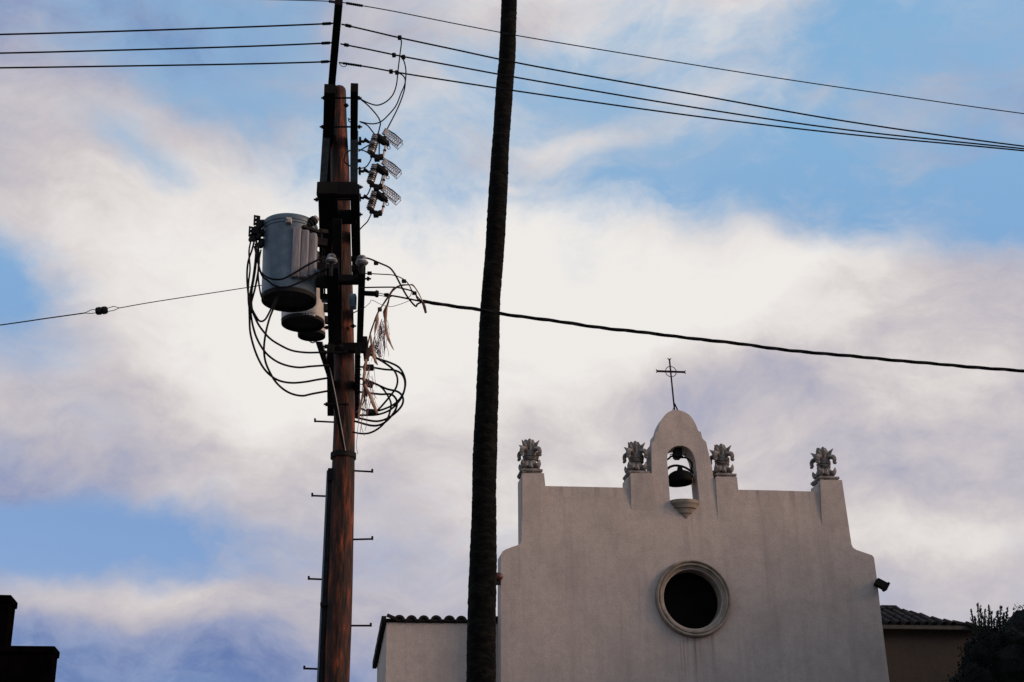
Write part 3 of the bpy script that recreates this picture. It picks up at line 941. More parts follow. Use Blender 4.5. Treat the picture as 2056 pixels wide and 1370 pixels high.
# tiled roof corner rising again at far right
# ------------------------------------------------------------------ dark stepped building at lower left
bl = thing('stepped_building', Vector((at(40, 1340, 20).x, 20, 0)), 'black flat-topped building with a taller block, silhouetted in the lower left corner', 'building')
def facB(px, py, Y0=20):
    d = fwd + cr * ((px - 1028) / FOC) + cu * ((685 - py) / FOC)
    p0 = at(112, 1320, Y0)
    return EYE + d * ((p0 - EYE).dot(NV) / d.dot(NV))
def blk(name, xr, yt, wide, depth, cop, yofs=0):
    tr = facB(xr, yt) + NV * yofs
    tl = tr - U * wide
    bo = [Vector((tl.x, tl.y, 0)), Vector((tr.x, tr.y, 0)), tr - Z * .10, tl - Z * .10]
    bo[2] = Vector((tr.x, tr.y, tr.z - .10)); bo[3] = Vector((tl.x, tl.y, tr.z - .10))
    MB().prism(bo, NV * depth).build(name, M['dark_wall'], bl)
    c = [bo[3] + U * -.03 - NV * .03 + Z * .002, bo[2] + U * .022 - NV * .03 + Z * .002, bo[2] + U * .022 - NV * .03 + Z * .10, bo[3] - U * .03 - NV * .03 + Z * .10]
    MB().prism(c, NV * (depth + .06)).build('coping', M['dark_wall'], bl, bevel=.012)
blk('wall', 108, 1298, 6.0, .42, 0)
blk('tower_block', 9, 1182, 4.0, .50, 0, .45)

# ------------------------------------------------------------------ palm tree
PY = 20.0
prof = [(0, 1007, 1038), (110, 1002, 1035), (183, 995.6, 1029.6), (255, 991, 1025), (292, 988, 1022), (365, 983, 1019.5), (438, 977.5, 1016), (500, 975, 1012.5), (600, 966, 1004.5),
        (685, 961, 1003), (797, 956, 1001), (853, 952, 999), (966, 948.5, 996.5), (1050, 946, 997), (1162, 941.6, 997), (1275, 938, 995.5), (1370, 936.5, 995.5)]
ctr = []; rad = []
for (y, l, r) in reversed(prof):
    a = at(l, y, PY); b = at(r, y, PY)
    ctr.append((a + b) / 2); rad.append((b - a).length / 2)
low = ctr[0]; d0 = (ctr[2] - ctr[0]).normalized()
base = low - d0 * ((low.z) / d0.z)
ctr = [base, base.lerp(low, .5)] + ctr; rad = [.42, .35] + rad
topd = (ctr[-1] - ctr[-3]).normalized()
ctr += [ctr[-1] + topd * 1.5, ctr[-1] + topd * 3.0]; rad += [rad[-1] * .97, rad[-1] * .95]
palm = thing('palm_tree', base, 'tall bare dark palm trunk running the full height, between the utility pole and the church', 'palm tree')
cs = smoothpath(ctr, 14)
k = len(cs); n = 40
vs = []; fs = []
zt = [c.z for c in ctr]
# resample every 2.5 cm
def interp(z):
    for i in range(k - 1):
        if cs[i].z <= z <= cs[i + 1].z:
            t = (z - cs[i].z) / (cs[i + 1].z - cs[i].z + 1e-9)
            f = (i + t) / 14
            j = min(int(f), len(rad) - 2)
            return cs[i].lerp(cs[i + 1], t), rad[j] + (rad[j + 1] - rad[j]) * (f - j)
    return cs[-1], rad[-1]
zz = 0.0; rows = 0
while zz < cs[-1].z:
    c, r = interp(zz)
    for j in range(n):
        a = 2 * PI * j / n
        d = Vector((math.cos(a), math.sin(a), 0))
        w = noise.noise(Vector((d.x * .7, d.y * .7, zz * 1.6)))
        rg = noise.noise(Vector((d.x * 1.2, d.y * 1.2, zz * 9.0)))
        fn = noise.noise(Vector((d.x * 5, d.y * 5, zz * 22)))
        scar = (zz * 8 + .6 * noise.noise(Vector((d.x, d.y, zz)))) % 1.0
        vs.append(c + d * (r * (1 + .035 * w) + .006 * rg + .009 * fn + .003 * scar))
    zz += .03; rows += 1
for i in range(rows - 1):
    for j in range(n):
        a = i * n + j; b = i * n + (j + 1) % n
        fs.append((a, b, b + n, a + n))
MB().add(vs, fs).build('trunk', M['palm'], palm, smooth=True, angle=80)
cw = MB()
hd = ctr[-1]
for i in range(46):
    a = i * 2.399; el = math.radians(random.uniform(-50, 75))
    d = Vector((math.cos(a) * math.cos(el), math.sin(a) * math.cos(el), math.sin(el)))
    tip = hd + d * 1.0
    s_ = d.cross(Z).normalized()
    cw.tube([hd, tip], .018, 4)
    for q in range(-6, 7):
        dd = (Matrix.Rotation(q * .17, 3, d.cross(s_)) @ d)
        e1_ = tip + dd * .75 - Z * .05 * abs(q) * .4
        cw.add([tip, tip.lerp(e1_, .5) + s_ * .02, e1_, tip.lerp(e1_, .5) - s_ * .02], [(0, 1, 2, 3)])
cw.build('crown', M['leaf'], palm)

# ------------------------------------------------------------------ utility pole
PYY = 15.0
sh = [(182, 681, 27), (265, 680.5, 34), (350, 683, 38), (500, 685.5, 39), (600, 689, 40), (760, 691, 42), (850, 691, 43), (950, 689, 46), (1100, 685, 48), (1250, 680.5, 50), (1370, 676, 51)]
pc = []; pr = []
for (y, c, w) in reversed(sh):
    pc.append(at(c, y, PYY)); pr.append((at(c + w / 2, y, PYY) - at(c - w / 2, y, PYY)).length / 2)
d0 = (pc[1] - pc[0]).normalized()
pb = pc[0] - d0 * (pc[0].z / d0.z)
pole = thing('utility_pole', pb, 'weathered orange-brown timber utility pole with doubled dark crossarms and step irons', 'utility pole')
P = smoothpath([pb] + pc, 12); rr = [.165] + pr
RS = []
for i in range(len(P)):
    f = i / 12; j = min(int(f), len(rr) - 2); RS.append(rr[j] + (rr[j + 1] - rr[j]) * (f - j))
m = MB()
n = 32
vs = []; fs = []
for i, p in enumerate(P):
    for j in range(n):
        a = 2 * PI * j / n; d = Vector((math.cos(a), math.sin(a), 0))
        q = RS[i] * (1 + .03 * noise.noise(Vector((d.x * 2, d.y * 2, p.z * .5)))) - .004 * max(0, noise.noise(Vector((d.x * 6, d.y * 6, p.z * 1.2))))
        vs.append(p + d * q)
for i in range(len(P) - 1):
    for j in range(n):
        a = i * n + j; b = i * n + (j + 1) % n; fs.append((a, b, b + n, a + n))
tp = P[-1]; o = len(vs)
for kk_, (q, h) in enumerate(((.93, .02), (.75, .04), (.4, .05))):
    for j in range(n):
        a = 2 * PI * j / n; vs.append(tp + Vector((math.cos(a), math.sin(a), 0)) * RS[-1] * q + Z * h)
for r_ in range(3):
    for j in range(n):
        a = (len(P) - 1 + r_) * n + j; b = (len(P) - 1 + r_) * n + (j + 1) % n; fs.append((a, b, b + n, a + n))
fs.append(tuple(o + 2 * n + j for j in range(n)))
MB().add(vs, fs).build('shaft', M['wood'], pole, smooth=True, angle=60)
# pole top must be in front of nothing, arms sandwich it

def arm(x0, y0, x1, y1, z, w=.09, h=.115, mat='arm', name='crossarm', **kw):
    a = atz(x0, y0, z); b = atz(x1, y1, z)
    MB().beam(a, b, w, h, Z).build(name, M[mat], pole, bevel=.006, **kw)
    return a, b

H1 = 11.0; Z2 = 10.28; Z3 = 9.0; Z4 = 8.03; Z5 = 7.15
arm(680.5, 2, 658, 262, H1, .085, .11, label='topmost crossarm carrying the thin wires')
MB().cyl(atz(680, 0, H1 + .05) , atz(680, 0, H1 + .05) + Z * .09, .03, .025, 10).build('pin_insulator', M['porcelain'], pole)
# level 2 pair
a1, b1 = arm(662.5, 178, 656, 378, Z2, .13, .12)
a2, b2_ = arm(711.5, 176, 710, 392, Z2, .085, .12)
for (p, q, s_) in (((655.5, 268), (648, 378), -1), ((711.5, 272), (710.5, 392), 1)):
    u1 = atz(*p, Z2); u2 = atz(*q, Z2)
    MB().beam(u1, u2, (.088 if s_ < 0 else .093), (.14 if s_ < 0 else .128), Z).build('grey_arm_section', M['galv'], pole)  # blue-grey section boxed around the far half of each arm
# level 3 pair and gain blocks
arm(651, 378, 655, 562, Z3, .13, .14); arm(712.5, 380, 716, 555, Z3, .10, .13)
arm(668, 378, 676, 562, Z3 + .003, .10, .13)
def cross_block(xl, xr, y, z, w, h, Yo=0):
    a = atz(xl, y, z); b = at(xr, y, a.y)
    MB().beam(a, b, w, h, Z).build('spacer_block', M['arm'], pole, bevel=.006)
cross_block(637, 718, 382, Z3 + .02, .10, .16)
cross_block(656, 716, 436, Z3 - .015, .12, .13)
cross_block(655, 716, 520, Z3 - .18, .06, .05)
cross_block(655, 720, 540, Z3 - .25, .06, .07)
cross_block(655, 722, 562, Z4 + .05, .09, .09)
# level 4
arm(727, 540, 722, 700, Z4, .075, .12); arm(668, 528, 671, 700, Z4, .13, .13)
cross_block(659, 738, 699, Z4 - .47, .10, .10)
arm(732, 683, 736, 718, Z4 - .35, .06, .10)
# level 5
arm(663.5, 700, 664, 828, Z5, .075, .10); arm(718, 705, 717.5, 833, Z5, .06, .10)
MB().beam(at(677, 440, 14.0), at(677.5, 700, 14.75), .10, .05, Yv).build('shade_board', M['arm'], pole)  # shade on the pole's left side, drawn as an added dark board

def bolt(x0, x1, y, z, r=.011):
    a = atz(x0, y, z); b = at(x1, y, a.y)
    m = MB().cyl(a, b, r, n=8)
    d = (b - a).normalized()
    m.cyl(a + d * .02, a + d * .045, r * 2.1, n=6)
    m.cyl(b - d * .045, b - d * .02, r * 2.1, n=6)
    m.build('through_bolt', M['iron'], pole)
for (x0, x1, y, z) in ((645, 726, 197, Z2), (642, 727, 255, Z2), (630, 722, 401, Z3), (704, 729, 376, Z2), (704, 728, 431, Z3), (716, 745, 560, Z4), (650, 690, 658, Z4 - .3), (648, 690, 696, Z5 + .1), (650, 700, 812, Z5 - .3), (690, 700, 212, Z2 - .1), (718, 725, 323, Z2), (718, 724, 288, Z2), (703, 715, 655, Z4 - .2), (647, 700, 708, Z5)):
    bolt(x0, x1, y, z)
MB().tube(wire([(703, 302), (695, 308), (691.5, 318), (692, 326), (703, 334)], 14.0, .008), .008, 6).build('ground_loop', M['cable'], pole)
MB().tube(wire([(703, 241), (700, 238), (700, 243), (704, 246)], 13.6, .006), .006, 6).build('ground_loop', M['cable'], pole)

# insulators on the arms (mushroom shape)
def spool(x, y, Y, s_=1.0, par=None):
    b = at(x, y, Y)
    m = MB().lathe(b - Z * .07 * s_, [(r_ * s_, h_ * s_) for r_, h_ in ((.02, 0), (.07, .01), (.085, .03), (.07, .055), (.035, .065), (.055, .08), (.06, .10), (.045, .12), (.02, .13), (.001, .14))], 20)
    return m.build('insulator', M['insul'], pole, smooth=True, angle=50)
spool(665.5, 519, 13.0, .75); spool(726.5, 522, 13.4, .82)
MB().cyl(at(727, 530, 13.4) - Z * .12, at(727, 526, 13.4), .02, n=8).build('insulator_pin', M['iron'], pole)
MB().cyl(at(665, 530, 13.0) - Z * .14, at(665, 526, 13.0), .02, n=8).build('insulator_pin', M['iron'], pole)
# dead end insulators along the primaries
def strain(p, q, r=.022, par=None):
    p = Vector(p); q = Vector(q); d = q - p
    pts = []; rs = []
    N_ = 12
    for i in range(N_ + 1):
        pts.append(p + d * (i / N_)); rs.append(r * (1.0 if i % 3 == 1 else .45))
    return MB().tube(pts, rs, 10)

# horizontal guy insulator on right
g_a = at(730, 589, 14.3); g_b = at(760, 590.5, 14.3)
MB().tube([g_a, g_a.lerp(g_b, .75), g_a.lerp(g_b, .85), g_b], [.028, .03, .042, .036], 12).build('strain_insulator', M['iron'], pole, smooth=True)
m = MB()
m.tube(wire([(758, 588.5), (766, 590), (774, 592)], 14.3, .004), .005, 5); m.tube(wire([(758, 593), (766, 594), (776, 596)], 14.3, .004), .005, 5)
m.build('clevis', M['galv'], pole)
# galvanised junction plate
MB().box(at(709, 606, 14.6), (X, Yv, Z), (.035, .05, .08)).build('junction_plate', M['galv'], pole, bevel=.008)
# long tapered brace from the lower arm to the pole
bm_ = MB()
ptsA = [(633, 686), (647, 686), (663, 742), (675, 800), (695, 905), (690, 906), (664, 790), (655, 752)]
q = [at(x, y, 14.2 + (y - 686) / 220 * .45) for x, y in ptsA]
bm_.prism(q, Vector((0, .02, 0)))
bm_.build('arm_brace', M['arm'], pole)
bm_ = MB().tube([at(647, 687, 14.17), at(663, 742, 14.28), at(675, 800, 14.40), at(694, 905, 14.62)], [.006, .006, .005, .005], 6)
bm_.build('brace_edge', M['tank_grey'], pole)
MB().lathe(at(689.5, 911, PYY) - Z * .03, [(.135, -.03), (.142, -.03), (.142, .03), (.135, .03)], 24, caps=False).build('strap', M['iron'], pole)
# steps
for (x0, y0, x1, y1) in ((672, 848, 632.5, 846), (666, 997, 627, 995.5), (659, 1164, 620, 1162.5), (652, 1344, 611, 1342.5),
                         (710, 945.5, 747.5, 947.5), (707, 1083.5, 747.5, 1082.5), (703, 1256.5, 744.5, 1256.5)):
    a = at(x0, y0, PYY); b = at(x1, y1, PYY); tip = at(x1, y1 - 5.5, PYY)
    m = MB().tube([a, b], .0105, 8); m.tube([b - Z * .010, tip], .0115, 8)
    m.build('step', M['iron'], pole, smooth=True)
# conduit down the left side
cpts = [at(x, y, PYY) for x, y in ((664, 946), (661.5, 1000), (657, 1100), (650, 1250), (644.5, 1370))]
d_ = (cpts[-1] - cpts[-2]).normalized(); cpts.append(cpts[-1] + d_ * ((cpts[-1].z) / -d_.z))
m = MB().tube([p + X * .012 for p in cpts], .036, 14); m.build('conduit', M['iron'], pole, smooth=True)
m = MB().tube([p - X * .030 - Yv * .02 for p in cpts], .012, 8); m.build('ground_wire_moulding', M['tank'], pole, smooth=True)
MB().box(at(664.5, 955, PYY - .02), (X, Yv, Z), (.03, .055, .07)).build('conduit_clamp', M['iron'], pole, bevel=.005)
MB().box(at(655, 1215, PYY - .02), (X, Yv, Z), (.058, .055, .02)).build('conduit_clamp', M['iron'], pole, bevel=.005)

# ------------------------------------------------------------------ transformers
def transformer(cx, ytop, ybot, wpx, Y, label, mat, big):
    bot = at(cx, ybot, Y); top = at(cx + (2 if big else 0), ytop, Y)
    H = top.z - bot.z
    r = (at(cx + wpx / 2, ybot, Y) - at(cx - wpx / 2, ybot, Y)).length / 2
    t = thing('pole_transformer', bot, label, 'transformer', 'transformers hung on the utility pole')
    dv = Vector(((top - bot).x / H, 0, 1)).normalized()
    axs = (X, Yv, dv)
    MB().lathe(bot, [(r * .96, .03), (r, .05), (r * .985, .06), (r * .965, H * .97), (r * .97, H * .99)], 48, axs, caps=False).build('tank', mat, t, smooth=True, angle=50)
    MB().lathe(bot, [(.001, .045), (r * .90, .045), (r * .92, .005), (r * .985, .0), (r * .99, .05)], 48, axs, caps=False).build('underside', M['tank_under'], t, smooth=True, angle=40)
    MB().lathe(bot + dv * H, [(r * .96, -.04), (r * 1.02, -.035), (r * 1.03, 0), (r * .98, .03), (r * .6, .075), (.001, .09)], 48, axs, caps=False).build('lid', mat, t, smooth=True, angle=40)
    if big:
        MB().lathe(bot + dv * (H - .045), [(r * .97, -.025), (r * .995, -.02), (r * .995, .015), (r * .97, .02)], 48, axs, caps=False).build('rim_band', M['galv'], t, smooth=True)
        fl0 = at(580, 443.5, Y - .31)
        m = MB().box(fl0, (X, Yv, Z), (.028, .03, .03)); m.cyl(fl0 - Yv * .03 - X * .01, fl0 - Yv * .06 - X * .01, .012, n=8)
        m.build('lid_clamp', M['tank_grey'], t, bevel=.004)
        # cooling panels: three flat ribs hugging the front right
        for k, (xl, xr) in enumerate(((586, 602.5), (603.5, 618.5), (619.5, 634.5))):
            ang = math.radians((-78, -50, -22)[k])
            cxp = at((xl + xr) / 2, 500, Y)
            fx = cxp.x - bot.x
            yo = -math.sqrt(max(0.0, (r * 1.12) ** 2 - min(abs(fx), r * 1.1) ** 2)) * .98
            Yk = Y + yo * .9 - .02
            zt_ = at(xl, (455, 461, 468)[k], Yk); zb_ = at(xl, (556, 556, 553)[k], Yk)
            xl_ = at(xl, 500, Yk).x; xr_ = at(xr, 500, Yk).x
            MB().box(((xl_ + xr_) / 2, Yk + .06, (zt_.z + zb_.z) / 2), (X, Yv, Z), ((xr_ - xl_) / 2, .06, (zt_.z - zb_.z) / 2)).build('cooling_panel', M['tank_light'], t, bevel=.012)
        # high voltage bushing at upper right
        a = at(619, 452, Y - .18); b = at(632, 441, Y - .16)
        m = MB().tube([a, a.lerp(b, .3), a.lerp(b, .31), a.lerp(b, .6), a.lerp(b, .61), b], [.025, .028, .042, .038, .055, .05], 12)
        m.build('bushing', M['tank_under'], t, smooth=True)
        MB().cyl(b, b + (b - a).normalized() * .03, .04, .036, 12).build('bushing_cap', M['tank_grey'], t)
        MB().beam(at(608, 455, Y - .25), at(640, 466, Y - .12), .04, .03, Z).build('bracket', M['iron'], t)
        # low voltage terminals at the left
        for (x, y, x2, y2) in ((533, 449, 514, 444), (528, 468, 504, 465), (527, 486, 520, 494)):
            m = MB().tube([at(x, y, Y - .1), at((x + x2) / 2, (y + y2) / 2 + 1, Y - .14), at(x2 + 3, y2 + 2, Y - .15)], [.045, .035, .028], 10)
            m.build('terminal', M['iron'], t, smooth=True)
        for (x, y) in ((515.5, 443), (505.5, 465.5)):
            c = at(x, y, Y - .18)
            bpts = [(-.035, -.055), (.035, -.045), (.035, .055), (-.035, .07)]
            outer = [c + X * u_ + Z * w_ for u_, w_ in bpts]
            holes_ = []
            for (u1_, w1_) in ((-.012, .035), (-.012, -.015)):
                holes_.append([c + X * (u1_ + .009 * math.cos(i * PI / 3)) + Z * (w1_ + .009 * math.sin(i * PI / 3)) for i in range(6)])
            MB().prism(outer, Yv * .012, holes_).build('terminal_plate', M['iron'], t)
        m = MB()
        for (x, y, s_) in ((515, 462, .035), (509, 477, .04), (520, 455, .03), (513, 470, .035), (518, 476, .03)):
            m.box(at(x, y, Y - .16), (X, Yv, Matrix.Rotation(.3, 3, 'Y') @ Z), (s_, .03, s_ * 1.1))
        m.build('connector', M['iron'], t, bevel=.006)
    # hanger brackets to the arm
    for zf in (.25, .8):
        c = bot + dv * (H * zf) - Yv * 0
        MB().beam(c + X * (r * .9), c + X * (r + .10) + Yv * .05, .07, .09, Z).build('hanger', M['iron'], t, bevel=.005)
    return t


transformer(580, 457, 606, 111, 14.0, 'large blue-grey pole transformer with ribbed cooling panels, nearest and lowest-left of the bank', M['tank'], True)
t2 = transformer(608, 520, 652, 87, 15.4, 'smaller beige pole transformer hanging behind the large blue-grey one', M['tank_grey'], False)
t3 = transformer(625.5, 545, 676, 56, 16.3, 'smallest transformer at the rear, only its rounded dark bottom and right edge showing', M['tank_grey'], False)
# serrated bird guard on the middle unit
c2 = world_loc(t2); r2_ = (at(651.5, 652, 15.4) - at(564.5, 652, 15.4)).length / 2
m = MB()
for i in range(26):
    a = math.radians(-130 + i * 3.2)
    p = c2 + Vector((math.cos(a) * r2_ * .985, math.sin(a) * r2_ * .985, .045)); tdir = Vector((-math.sin(a), math.cos(a), 0))
    m.add([p - tdir * .010, p + tdir * .010, p + Vector((math.cos(a), math.sin(a), 0)) * .015 + Z * .03], [(0, 1, 2)])
    m.add([p - tdir * .010 + Z * -.02, p + tdir * .010 + Z * -.02, p + tdir * .01, p - tdir * .01], [(0, 1, 2, 3)])
m.build('serrated_guard', M['porcelain'], t2)
m = MB().tube(wire([(622, 686), (628, 688.5), (634, 686)], 16.2, .006), .008, 6); m.build('drain_ring', M['galv'], t3)
# mast bracket between the transformers and the pole
MB().beam(at(644, 470, 14.2), at(646, 600, 14.2), .035, .04, Yv).build('hanger_rail', M['iron'], pole)
MB().beam(at(651, 500, 14.2), at(652, 596, 14.2), .015, .02, Yv).build('hanger_rail', M['iron'], pole)
MB().box(at(646, 552, 14.1), (X, Yv, Z), (.055, .06, .13)).build('hanger_block', M['iron'], pole, bevel=.01)
MB().box(at(640, 478, 14.15), (X, Yv, Z), (.035, .05, .07)).build('hanger_block', M['iron'], pole, bevel=.01)
MB().beam(at(640, 464, 14.1), at(656, 466, 14.2), .05, .04, Z).build('hanger_block', M['iron'], pole)
MB().beam(at(646, 601, 14.8), at(662, 603, 14.8), .10, .04, Z).build('hanger_foot', M['galv'], pole)
MB().cyl(at(652, 592, 14.5), at(652, 600, 14.5), .035, n=10).build('hanger_nut', M['iron'], pole)
MB().cyl(at(633, 544, 13.75), at(640, 546, 13.7), .022, n=10).build('hanger_nut', M['galv'], pole)

# ------------------------------------------------------------------ fuse cutouts
def cutout(Y, label):
    q = lambda x, y, d=0: at(x, y, Y + d)
    t = thing('fuse_cutout', q(744, 312), label, 'fuse cutout', 'fuse cutouts along the crossarm')
    a = q(756, 272); b = q(744, 309)
    pts = []; rs = []
    N_ = 27
    for i in range(N_ + 1):
        f = i / N_
        pts.append(a.lerp(b, f)); rs.append(.036 if i in (0, N_) else (.052 if i % 3 == 1 else .040))
    # porcelain body made of dark and pale skirts
    lo, hi = MB(), MB()
    for s0, s1, mb in ((0, 6, 'p'), (6, 10, 'd'), (10, 14, 'p'), (14, 21, 'd'), (21, 24, 'p'), (24, 27, 'd')):
        (hi if mb == 'p' else lo).tube(pts[s0:s1 + 1], rs[s0:s1 + 1], 12)
    hi.build('pale_skirt', M['porcelain'], t, smooth=True, angle=30); lo.build('dark_skirt', M['porcelain_dark'], t, smooth=True, angle=30)
    # mounting bracket
    m = MB().tube([q(721, 283.5), q(730, 285), q(733, 281), q(741, 286), q(750, 290)], [.016, .018, .028, .016, .014], 8)
    m.box(q(723, 283.5), (X, Yv, Z), (.012, .03, .04))
    m.build('mount_bracket', M['iron'], t)
    # upper contact and hood
    m = MB()
    m.tube([q(757, 271), q(764, 280), q(772, 286), q(781, 292)], [.03, .05, .045, .02], 8)
    m.box(q(768, 281), (X, Yv, Z), (.04, .03, .035)); m.box(q(776, 287), (X, Yv, Z), (.03, .025, .02))
    m.build('upper_contact', M['iron'], t, bevel=.004)
    m = MB().cyl(q(776, 259.5, .0), q(770, 270, 0), .022, n=8); m.build('contact_horn', M['guard'], t)
    # wire cage guard: two rails and crossing wires on a fan
    m = MB()
    A0, A1 = q(777, 260), q(808, 283); B0, B1 = q(772, 272), q(798, 293)
    for f in (0, .33, .66, 1.0):
        m.tube([A0.lerp(B0, f), A1.lerp(B1, f) + (Z * .02 if 0 < f < 1 else Z * 0)], .0042, 5)
    for k in range(9):
        f = k / 8
        m.tube([A0.lerp(A1, f), B0.lerp(B1, max(0, f - .10))], .0032, 5)
        if k < 7: m.tube([A0.lerp(A1, f), B0.lerp(B1, min(1, f + .25))], .0028, 5)
    # second side of the cage, set deeper
    for f in (0, 1.0):
        m.tube([A0.lerp(B0, f) + Yv * .06, A1.lerp(B1, f) + Yv * .09], .004, 5)
    for k in range(8):
        f = k / 7
        m.tube([A0.lerp(A1, f), A0.lerp(A1, f) + Yv * .08], .0028, 4); m.tube([B0.lerp(B1, f), B0.lerp(B1, f) + Yv * .08], .0028, 4)
        m.tube([A0.lerp(A1, f) + Yv * .08, B0.lerp(B1, f) + Yv * .08], .0036, 4)
    m.build('wire_cage', M['guard'], t)
    m = MB().tube([A0, A0.lerp(A1, .5) + Z * .015, A1, B1, B0.lerp(B1, .55) - Z * .01, B0], .006, 5)
    m.build('cage_rim', M['iron'], t)
    # pull ring
    rc_ = q(780.5, 297)
    MB().tube([rc_ + X * (.018 * math.cos(i * PI / 8)) + Z * (.020 * math.sin(i * PI / 8)) for i in range(17)], .0042, 5).build('pull_ring', M['iron'], t)
    # fuse tube
    MB().cyl(q(775, 291), q(769, 316), .014, n=10).build('fuse_tube', M['fuse'], t, smooth=True)
    MB().cyl(q(773, 301), q(771.5, 304), .019, n=8).build('fuse_collar', M['iron'], t)
    # lower contact
    m = MB().tube([q(745, 309), q(750, 313), q(758, 316), q(768, 318)], [.02, .026, .035, .028], 8)
    m.box(q(757, 320), (X, Yv, Z), (.03, .03, .022)); m.box(q(766, 315.5), (X, Yv, Z), (.022, .022, .03)); m.box(q(747, 314), (X, Yv, Z), (.022, .02, .012))
    m.build('lower_contact', M['iron'], t, bevel=.004)
    return t


c1_ = cutout(14.3, 'nearest fuse cutout with grey wire cage, topmost of the three beside the right crossarm')
p1 = at(756, 272, 14.3)
for (x, y, Y, lab) in ((754.5, 332, 14.75, 'middle one of the three fuse cutouts beside the right crossarm'), (754, 385.5, 15.15, 'lowest and farthest of the three fuse cutouts beside the right crossarm')):
    p2 = at(x, y, Y)
    c = copy_tree(c1_, p2 - p1); c['label'] = lab

# ------------------------------------------------------------------ lines
def cable(name, pts, r, label, cat='cable', group=None, mat='cable', n=8, grips=()):
    m = MB().tube(pts, r, n)
    for (i0, i1, rr2) in grips:
        m.tube(pts[i0:i1 + 1], rr2, n)
    o = m.build(name, M[mat], None, smooth=True)
    return tag(o, label, cat, group)


def line_z(pxs, z0, z1, sag=0):
    k = len(pxs)
    out = []
    for i, (x, y) in enumerate(pxs):
        f = i / (k - 1)
        out.append(atz(x, y, z0 + (z1 - z0) * f))
    return smoothpath(out, 8)

def grip(pts, lo, hi, r):
    """twisted preformed grip along part of a line"""
    m = MB()
    k = len(pts)
    L_ = [0]
    for i in range(1, k): L_.append(L_[-1] + (pts[i] - pts[i - 1]).length)
    def pos(s_):
        for i in range(1, k):
            if L_[i] >= s_:
                return pts[i - 1].lerp(pts[i], (s_ - L_[i - 1]) / (L_[i] - L_[i - 1] + 1e-9))
        return pts[-1]
    N_ = 26
    P_ = [pos(lo + (hi - lo) * i / N_) for i in range(N_ + 1)]
    m.tube(P_, [r * (1.15 + .75 * abs(math.sin(i * .95))) for i in range(N_ + 1)], 8)
    return m

ZR = H1 + .03
rights = [
    ([(686, 5), (780, 21), (900, 45), (1003, 65), (1040, 72), (1200, 99), (1500, 147.5), (1750, 185), (2056, 228.5), (2500, 284)], .0058, 'thin topmost power line running right from the pole top, above the three thicker ones'),
    ([(686, 49), (740, 61.5), (802, 76), (900, 97), (1078, 134), (1400, 191), (1700, 244), (2056, 294), (2500, 345)], .0095, 'upper of the three thick power lines running right from the pole'),
    ([(684, 88.5), (740, 99.5), (805, 113), (900, 130.6), (1078, 163), (1400, 217), (1700, 261), (2056, 299), (2500, 347)], .0095, 'middle of the three thick power lines running right from the pole'),
    ([(681, 126), (740, 135), (800, 146), (900, 162), (1078, 189), (1400, 234), (1700, 269.5), (2056, 303), (2500, 350)], .0095, 'lower of the three thick power lines running right from the pole'),
]
lefts = [
    ([(678, 5), (640, 2), (480, -2), (200, -8), (0, -14), (-400, -20)], .0055, 'thin wire just grazing the top edge of the picture left of the pole'),
    ([(672, 47), (620, 49.5), (480, 55), (240, 63), (0, 69.5), (-400, 78)], .010, 'upper of the three power lines running left from the pole'),
    ([(669, 86), (620, 88.5), (480, 94), (240, 101), (0, 107), (-400, 114)], .010, 'middle of the three power lines running left from the pole'),
    ([(666, 123.5), (620, 125.5), (480, 129), (240, 133), (0, 136.5), (-400, 141)], .010, 'lower of the three power lines running left from the pole'),
]
RP = []; LINES = []
for (p, r, lab) in rights:
    pts = line_z(p, ZR, 10.0); RP.append(pts)
    LINES.append(cable('power_line', pts, r, lab, 'power line', 'power lines along the street'))
for i, (p, r, lab) in enumerate(lefts):
    pts = line_z(p, ZR, 10.2)
    ln_ = cable('power_line', pts, r, lab, 'power line', 'power lines along the street')
    grip(pts, .06, .20 if i else .22, r if i else .009).build('line_grip', M['iron'], ln_, smooth=True)
for i, pts in enumerate(RP):
    grip(pts, .05, (.24, .12, .10, .30)[i], (.009, .011, .012, .009)[i]).build('line_grip', M['iron'], LINES[i], smooth=True)
MB().tube(wire([(681, 128), (686, 133), (692, 134), (698, 129)], 13.95, .006), .0045, 5).build('tie_wire', M['cable'], pole)

